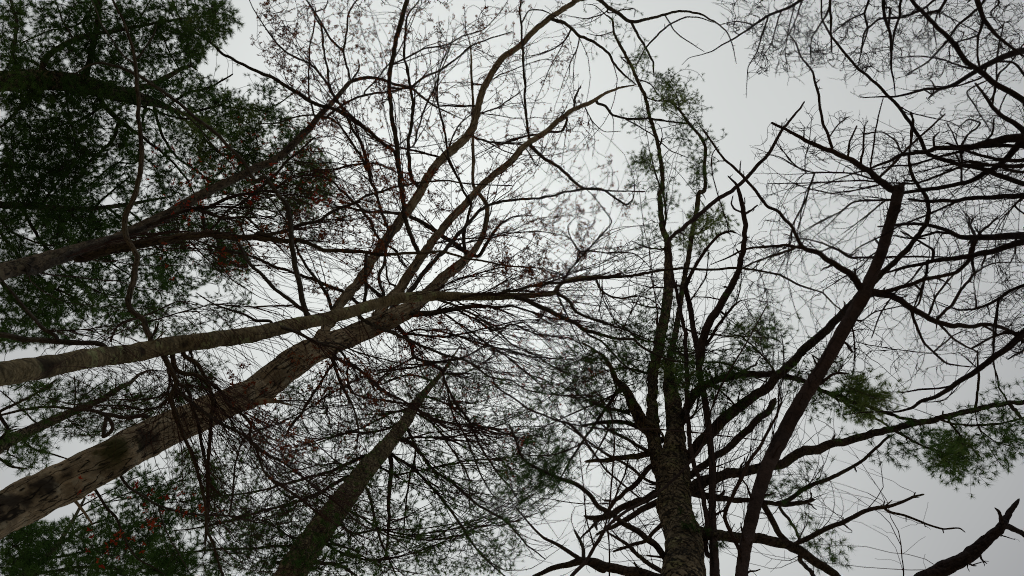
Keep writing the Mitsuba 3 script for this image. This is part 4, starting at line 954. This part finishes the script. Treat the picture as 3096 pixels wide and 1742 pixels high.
# ------------------------------------------------------------------ the trees
NL = 0.076
def ends_of(Q):
    return Q[:, -1], nrm(Q[:, -1] - Q[:, -3])
def needles(tree, Q, bsdf, name='needles', size=NL, more=0.6, width=0.0028, n=46):
    e, d = ends_of(Q)
    m = tree.rng.rand(len(Q)) < more                     # a second bunch part-way along some twigs
    k = tree.rng.randint(2, 5, m.sum())
    e2 = Q[m][np.arange(m.sum()), k]; d2 = nrm(nrm(Q[m][np.arange(m.sum()), k] - Q[m][np.arange(m.sum()), k - 1]) + 0.8 * tree.rng.randn(m.sum(), 3))
    v, f = tufts(np.vstack([e, e2]), np.vstack([d, d2]), size, tree.rng, width, n)
    put(tree.key + '__' + name, v, f, bsdf)

M = Tree('M', 'maple_tree', 'big grey maple with furrowed leaning trunk and dark knot scars, rising from lower left', 'tree', 'maple_bark', 'limb_bark', ('a', 'b', 'm16'), furrow=0.011, stub=0.35)
Lm = Tree('L', 'maple_tree_001', 'slimmer maple with pale green lichen patches on smooth trunk, crossing over the furrowed trunk', 'tree', 'lichen_bark', 'limb_bark', ('l4',), stub=0.3)
Fm = Tree('F', 'maple_tree_002', 'maple at left that splits low into two long limbs above the lichen trunk', 'tree', 'tan_bark', 'limb_bark', ('f2', 'f11', 'f12'), stub=0.3)
P1 = Tree('P1', 'pine_tree', 'pine at upper left with broken pale limb stub and thick dark green crown', 'tree', 'pine_bark', 'bough_bark', ('p1',), stub=0.5)
Wp = Tree('W', 'pine_tree_001', 'shaded pine at left edge with thin stem and low drooping boughs under the forked maple', 'tree', 'pine_bark', 'bough_bark', ('p1',), stub=0.4)
W2 = Tree('W2', 'pine_tree_002', 'small dark pine in the lower left corner below the big furrowed trunk', 'tree', 'pine_bark', 'bough_bark', ('p1',), stub=0.4)
Qt = Tree('Q', 'pine_tree_003', 'short mossy dark stem between the two maple trunks at left edge', 'tree', 'pine_bark', 'bough_bark', ('p1',), stub=0.6)
P2 = Tree('P2', 'pine_tree_004', 'pine at bottom centre with mossy brown trunk and open sprays of needles', 'tree', 'mossy_bark', 'bough_bark', furrow=0.008, stub=0.5)
P3 = Tree('P3', 'pine_tree_005', 'large pine right of centre with scaly multi-stemmed trunk and broken dead limb stubs', 'tree', 'pine_bark', 'bough_bark', ('u', 'v', 'G'), furrow=0.010, stub=1.2, flak=0.17)
B1 = Tree('B1', 'bare_tree', 'bare dark tree at right with leaning trunk, snapped top and crossing limbs', 'tree', 'dark_bark', stub=1.4)
B2 = Tree('B2', 'bare_tree_001', 'slender bare reddish tree standing just right of the scaly pine trunk', 'tree', 'dark_bark', stub=1.2)
Gs = Tree('G', 'sapling', 'thin bare sapling leaning across the front of the scaly pine trunk', 'sapling', 'dark_bark', stub=0.8)
R1 = Tree('R1', 'bare_tree_002', 'bare tree reaching in from the right edge with long level dark limbs', 'tree', 'black_bark', stub=1.4)
R3 = Tree('R3', 'bare_tree_003', 'bare tree in the upper right corner with long straight diagonal limbs', 'tree', 'black_bark', stub=0.8)
R2 = Tree('R2', 'bare_tree_004', 'bare tree with fine twisting twigs hanging down from the top right edge', 'tree', 'black_bark', stub=0.8)

# maples: twigs and flower clusters
def flowered(tree, zones, tip, bsdf_name, key, size, frac=1.0, maxlen=1.9, dens=0.30, share=0.30):
    pts = np.vstack([tree.scatter(z, int(n * share), spread=0.07, clump=c) for z, n, c in zones])
    Q = tree.grow(pts, tip=tip, maxlen=maxlen, bend=0.6, crook=0.055)
    S = tree.spurs(Q, dens, 0.03, 0.14, tip * 0.75)
    S2 = tree.spurs(S[tree.rng.rand(len(S)) < 0.35], 0.16, 0.02, 0.05, tip * 0.7)
    e, d = ends_of(np.vstack([Q, S, S2]))
    m = tree.rng.rand(len(e)) < frac
    v, f = buds(e[m], d[m], size, tree.rng)
    put(tree.key + '__' + key, v, f, bsdf_name)
CEN = [(640, -40), (900, -60), (1380, -60), (1440, 100), (1480, 330), (1570, 420), (1600, 560), (1500, 640), (1450, 800), (1250, 900), (1000, 900), (860, 780), (700, 560), (760, 350), (700, 200)]
flowered(M, [(CEN, 3300, 0), ([(1180, 560), (1500, 520), (1520, 680), (1250, 760)], 300, 0)], 0.0036, 'bud_brown', 'flower_clusters', 0.031)
flowered(M, [([(980, 810), (1300, 790), (1520, 860), (1530, 960), (1300, 1050), (1150, 1020), (930, 980)], 480, 0), ([(1050, 1050), (1350, 1050), (1400, 1160), (1280, 1200)], 110, 0), ([(150, 1250), (420, 1180), (560, 1300), (250, 1449)], 90, 0),
             ([(1160, 560), (1240, 560), (1200, 740), (1150, 740)], 60, 0)], 0.0034, 'bud_red', 'red_flower_clusters', 0.029, frac=0.45)
M.grow(np.vstack([M.scatter([(480, 1000), (1000, 900), (1600, 860), (1600, 1150), (1200, 1300), (500, 1300)], 260, 0.08), M.scatter(CEN, 200, 0.08)]), tip=0.0036, maxlen=2.6, bend=0.65, crook=0.04)
M.twigs('twigs', 'twig_bark')
flowered(Fm, [([(580, -40), (900, -60), (1020, 260), (900, 420), (760, 330), (680, 200)], 520, 0), ([(900, 330), (1100, 420), (1000, 640), (800, 600)], 260, 0), ([(560, 560), (860, 560), (1000, 680), (860, 760), (620, 720)], 220, 0)], 0.0036, 'bud_brown', 'flower_clusters', 0.031)
flowered(Fm, [([(370, 250), (480, 240), (720, 300), (800, 420), (860, 480), (840, 520), (700, 500), (400, 560), (350, 400)], 300, 0), ([(780, 440), (870, 450), (880, 540), (790, 540)], 40, 0), ([(400, 560), (620, 560), (640, 760), (420, 720)], 60, 0)], 0.0034, 'bud_red', 'red_flower_clusters', 0.033, frac=0.5)
Fm.twigs('twigs', 'twig_bark')
flowered(Lm, [([(1200, 620), (1560, 560), (1620, 700), (1500, 860), (1250, 740)], 160, 0), ([(560, 900), (800, 880), (1050, 960), (900, 1150), (640, 1150)], 200, 0)], 0.0036, 'bud_brown', 'flower_clusters', 0.028)
Lm.grow(np.vstack([Lm.scatter([(900, 880), (1600, 880), (1600, 1150), (1200, 1250), (900, 1100)], 260, 0.08), Lm.scatter([(420, 950), (900, 950), (900, 1400), (500, 1449)], 300, 0.08), Lm.scatter([(560, 820), (1300, 640), (1560, 700), (1500, 850), (900, 900)], 200, 0.08)]), tip=0.0036, maxlen=3.0, bend=0.65, crook=0.04)
Lm.twigs('twigs', 'twig_bark')

# pines: twigs and needle bunches
def pine(tree, zones, bsdf, tip=0.0032, size=NL, more=0.6, spread=0.06, n=42, name='needles', width=0.0026, maxlen=1.6, share=0.45, dens=0.26, slen=0.2):
    pts = np.vstack([tree.scatter(z, max(3, int(k * share)), spread=spread, clump=c) for z, k, c in zones])
    Q = tree.grow(pts, tip=tip, maxlen=maxlen, bend=0.6, crook=0.06)
    S = tree.spurs(Q, dens, slen * 0.35, slen, tip * 0.8)
    needles(tree, np.vstack([Q, S]), bsdf, name, size, 0.0, width, n)
pine(P1, [([(0, 0), (250, 0), (560, 0), (600, 50), (520, 110), (500, 170), (470, 230), (330, 250), (200, 250), (0, 260)], 2600, 0.2),
          ([(330, 200), (470, 210), (560, 200), (640, 260), (760, 290), (830, 400), (850, 480), (760, 560), (660, 520), (560, 640), (430, 640), (330, 500), (300, 330)], 2600, 0.1),
          ([(0, 230), (330, 230), (330, 500), (300, 600), (0, 640)], 2300, 0.3), ([(-420, 0), (0, 0), (0, 640), (-420, 640)], 900, 0),
          ([(600, 180), (760, 220), (780, 300), (640, 270)], 90, 0.2), ([(660, 520), (860, 470), (900, 560), (780, 640), (650, 610)], 260, 0.4)], 'needle_green', spread=0.09, more=0.9)
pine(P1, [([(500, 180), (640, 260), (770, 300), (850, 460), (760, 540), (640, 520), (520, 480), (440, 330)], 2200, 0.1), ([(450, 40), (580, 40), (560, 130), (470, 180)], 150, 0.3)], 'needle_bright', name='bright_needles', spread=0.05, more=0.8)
P1.twigs('twigs', 'twig_bark')
pine(Wp, [([(0, 540), (420, 540), (640, 560), (620, 680), (540, 700), (430, 780), (300, 850), (0, 870)], 3400, 0.2), ([(-420, 540), (0, 540), (0, 870), (-420, 900)], 700, 0), ([(0, 240), (250, 300), (250, 560), (0, 560)], 1200, 0.2), ([(540, 620), (700, 640), (640, 780), (540, 800)], 200, 0.5),
          ([(330, 760), (640, 760), (620, 840), (300, 860)], 220, 0.5)], 'needle_green', spread=0.12, more=0.8, maxlen=2.2)
Wp.twigs('twigs', 'twig_bark')
pine(W2, [([(330, 1180), (480, 1120), (560, 1180), (580, 1300), (600, 1449), (0, 1449), (0, 1330), (200, 1290)], 1900, 0.4), ([(0, 1340), (500, 1300), (620, 1449), (0, 1449)], 600, 0.2)], 'needle_green', spread=0.12, more=0.8, maxlen=2.2)
W2.twigs('twigs', 'twig_bark')
pine(Qt, [([(0, 1050), (60, 1080), (140, 1120), (120, 1170), (0, 1190)], 110, 0), ([(0, 960), (330, 960), (430, 1050), (250, 1100), (100, 1080)], 420, 0), ([(420, 930), (560, 900), (600, 1000), (450, 1030)], 240, 0), ([(300, 1000), (560, 900), (640, 940), (560, 1000), (420, 1060)], 200, 0)], 'needle_green', size=0.07, n=26)
Qt.twigs('twigs', 'twig_bark')
pine(P2, [([(560, 920), (760, 940), (1000, 900), (1230, 900), (1290, 1000), (1380, 1100), (1400, 1200), (1330, 1300), (1300, 1449), (600, 1449), (520, 1250), (560, 1100)], 5200, 0.0),
          ([(1000, 930), (1200, 880), (1240, 1000), (1080, 1070)], 330, 0.1), ([(1290, 1000), (1400, 950), (1430, 1080), (1390, 1260)], 170, 0.4), ([(430, 830), (640, 840), (640, 900), (480, 960)], 100, 0.3), ([(600, 1300), (800, 1250), (1000, 1449), (560, 1449)], 500, 0.4)],
     'needle_green', spread=0.10, size=0.062, n=26, width=0.0030, maxlen=2.0, share=0.30, dens=0.30, slen=0.22)
P2.grow(P2.scatter([(520, 950), (1000, 950), (1000, 1400), (520, 1400)], 420, 0.1), tip=0.0034, maxlen=3.0, crook=0.05)
P2.twigs('twigs', 'twig_bark')
BL = [(1540, 40, 70, 50, 40), (1600, 130, 50, 60, 30), (1680, 215, 60, 40, 70), (1720, 330, 60, 60, 90), (1610, 300, 60, 40, 40), (1760, 400, 30, 80, 70), (1680, 470, 60, 40, 40), (1620, 480, 60, 50, 40), (1650, 560, 60, 60, 40), (1590, 620, 50, 40, 35),
      (1640, 760, 60, 50, 60), (1590, 820, 50, 50, 80), (1700, 890, 60, 70, 190), (1640, 900, 60, 60, 120), (1560, 900, 60, 60, 90), (1740, 960, 60, 40, 100), (1500, 950, 80, 50, 110), (1440, 960, 80, 60, 110), (1540, 1020, 60, 50, 70), (1890, 840, 60, 50, 130), (1950, 830, 30, 40, 50),
      (1830, 950, 50, 30, 80), (1850, 1030, 60, 40, 50), (2060, 950, 90, 40, 90), (2100, 1010, 60, 40, 60), (2350, 1100, 90, 35, 100), (2400, 1150, 60, 45, 190), (2500, 1060, 80, 50, 110), (2540, 1100, 40, 50, 60), (2260, 1130, 30, 20, 20), (1960, 1230, 50, 30, 25),
      (2010, 1200, 40, 30, 22), (2090, 1390, 40, 30, 20), (2050, 1370, 30, 30, 14), (1360, 1200, 60, 60, 50), (1400, 1140, 40, 50, 60), (2020, 1290, 20, 20, 8), (1760, 1340, 40, 30, 20)]
pine(P3, [((b[0], b[1], b[2] * 1.25, b[3] * 1.25), int(b[4] * 1.4), 0) for b in BL], 'needle_green', spread=0.06, n=34, share=0.32, dens=0.24, slen=0.24)
BR = [(1690, 225, 60, 40, 80), (1600, 150, 40, 40, 24), (1760, 420, 25, 60, 30), (2400, 1130, 50, 30, 40), (1900, 840, 50, 40, 40), (1700, 262, 55, 32, 110), (1625, 410, 40, 25, 60), (1790, 555, 45, 35, 120), (1740, 600, 50, 50, 90), (2170, 1000, 60, 45, 200), (1700, 920, 50, 60, 110)]
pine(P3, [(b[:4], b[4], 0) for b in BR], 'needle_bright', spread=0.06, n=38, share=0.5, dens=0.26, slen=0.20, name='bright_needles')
P3.grow(P3.scatter([(1450, 1000), (1650, 1000), (1650, 1449), (1450, 1449)], 120, 0.06), tip=0.0034, maxlen=2, crook=0.08)
P3.twigs('twigs', 'twig_bark')

# bare trees: fine twigs only
def bare(tree, zones, tip=0.0034, crook=0.09, maxlen=1.8, bend=0.6, pipe=0.36, fork=0.09):
    for z, n, sp in zones:
        Q = tree.grow(tree.scatter(z, int(n * 0.55), sp, maxd=220), tip=tip, crook=crook, maxlen=maxlen, bend=bend, pipe=pipe)
        S = tree.spurs(Q, fork, 0.03, 0.22, tip * 0.8)
        tree.spurs(np.vstack([Q, S]), 0.12, 0.012, 0.03, tip * 0.8)
    tree.twigs('twigs', 'twig_bark')
for tr, zones in ((M, [([(850, 850), (1560, 780), (1650, 1000), (1350, 1250), (950, 1100)], 330), ([(640, 0), (1400, 0), (1560, 450), (1000, 700), (700, 500)], 300)]),
                  (Lm, [([(420, 950), (900, 900), (1200, 1100), (1000, 1449), (420, 1449)], 300), ([(0, 980), (420, 900), (560, 960), (300, 1120), (60, 1120)], 90), ([(1300, 560), (1760, 560), (1800, 900), (1400, 900)], 130)]),
                  (Fm, [([(500, 540), (1000, 440), (1100, 700), (800, 800), (560, 760)], 200)]),
                  (P2, [([(700, 950), (1500, 950), (1450, 1449), (600, 1449)], 380)]), (P3, [([(1350, 850), (2100, 850), (2100, 1250), (1400, 1449)], 230), ([(1560, 200), (1800, 200), (1800, 800), (1560, 800)], 60)])):
    for k_, (z, n) in enumerate(zones):
        tr.tw = []
        Q = tr.reach(tr.scatter(z, n, 0.10, maxd=420), tip=0.0056)
        tr.spurs(Q, 0.10, 0.05, 0.25, 0.003)
        tr.twigs('thin_branches' + ('' if k_ == 0 else '_%03d' % k_), 'red_twig_bark')
bare(B1, [([(1880, 330), (2080, 260), (2250, 330), (2350, 420), (2300, 600), (2100, 740), (1900, 620)], 560, 0.05), ([(1900, 560), (2150, 700), (2450, 800), (2350, 1000), (2150, 950), (1900, 980), (1800, 700)], 480, 0.05)], crook=0.05, tip=0.0036)
bare(B2, [([(1700, 620), (1950, 560), (2000, 800), (1850, 1000), (1650, 900)], 260, 0.05)], crook=0.08)
bare(Gs, [([(1400, 880), (1800, 860), (1950, 1000), (2050, 1150), (1800, 1300), (1500, 1400), (1380, 1200)], 520, 0.06)], crook=0.07, tip=0.0026)
bare(R1, [([(2200, 330), (2575, 270), (2575, 560), (2300, 560)], 700, 0.06), ([(2350, 560), (2575, 560), (2575, 900), (2400, 900)], 300, 0.06), ([(2500, 600), (2600, 560), (2600, 950), (2530, 900)], 300, 0.05)], crook=0.10)
for tr, z, n in ((B1, [(1880, 300), (2300, 330), (2400, 560), (2300, 1000), (1850, 1000)], 200), (R1, [(2150, 300), (2575, 260), (2575, 880), (2250, 900)], 190), (B2, [(1650, 560), (2000, 520), (2050, 1000), (1650, 1100)], 60)):
    tr.tw = []
    tr.spurs(tr.reach(tr.scatter(z, n, 0.08, maxd=420), tip=0.0056, lo=0.5), 0.16, 0.02, 0.12, 0.003)
    tr.twigs('thin_branches', 'twig_bark')
bare(R3, [([(2150, 100), (2575, 60), (2575, 330), (2300, 300), (2100, 200)], 360, 0.05)], crook=0.09)
bare(R2, [([(1780, 0), (2575, -10), (2575, 150), (2350, 200), (2200, 200), (1980, 150), (1900, 110), (1820, 60)], 1050, 0.06), ([(1880, 60), (2080, 60), (2080, 180), (1900, 190)], 220, 0.05)], crook=0.08, tip=0.0040, fork=0.16)
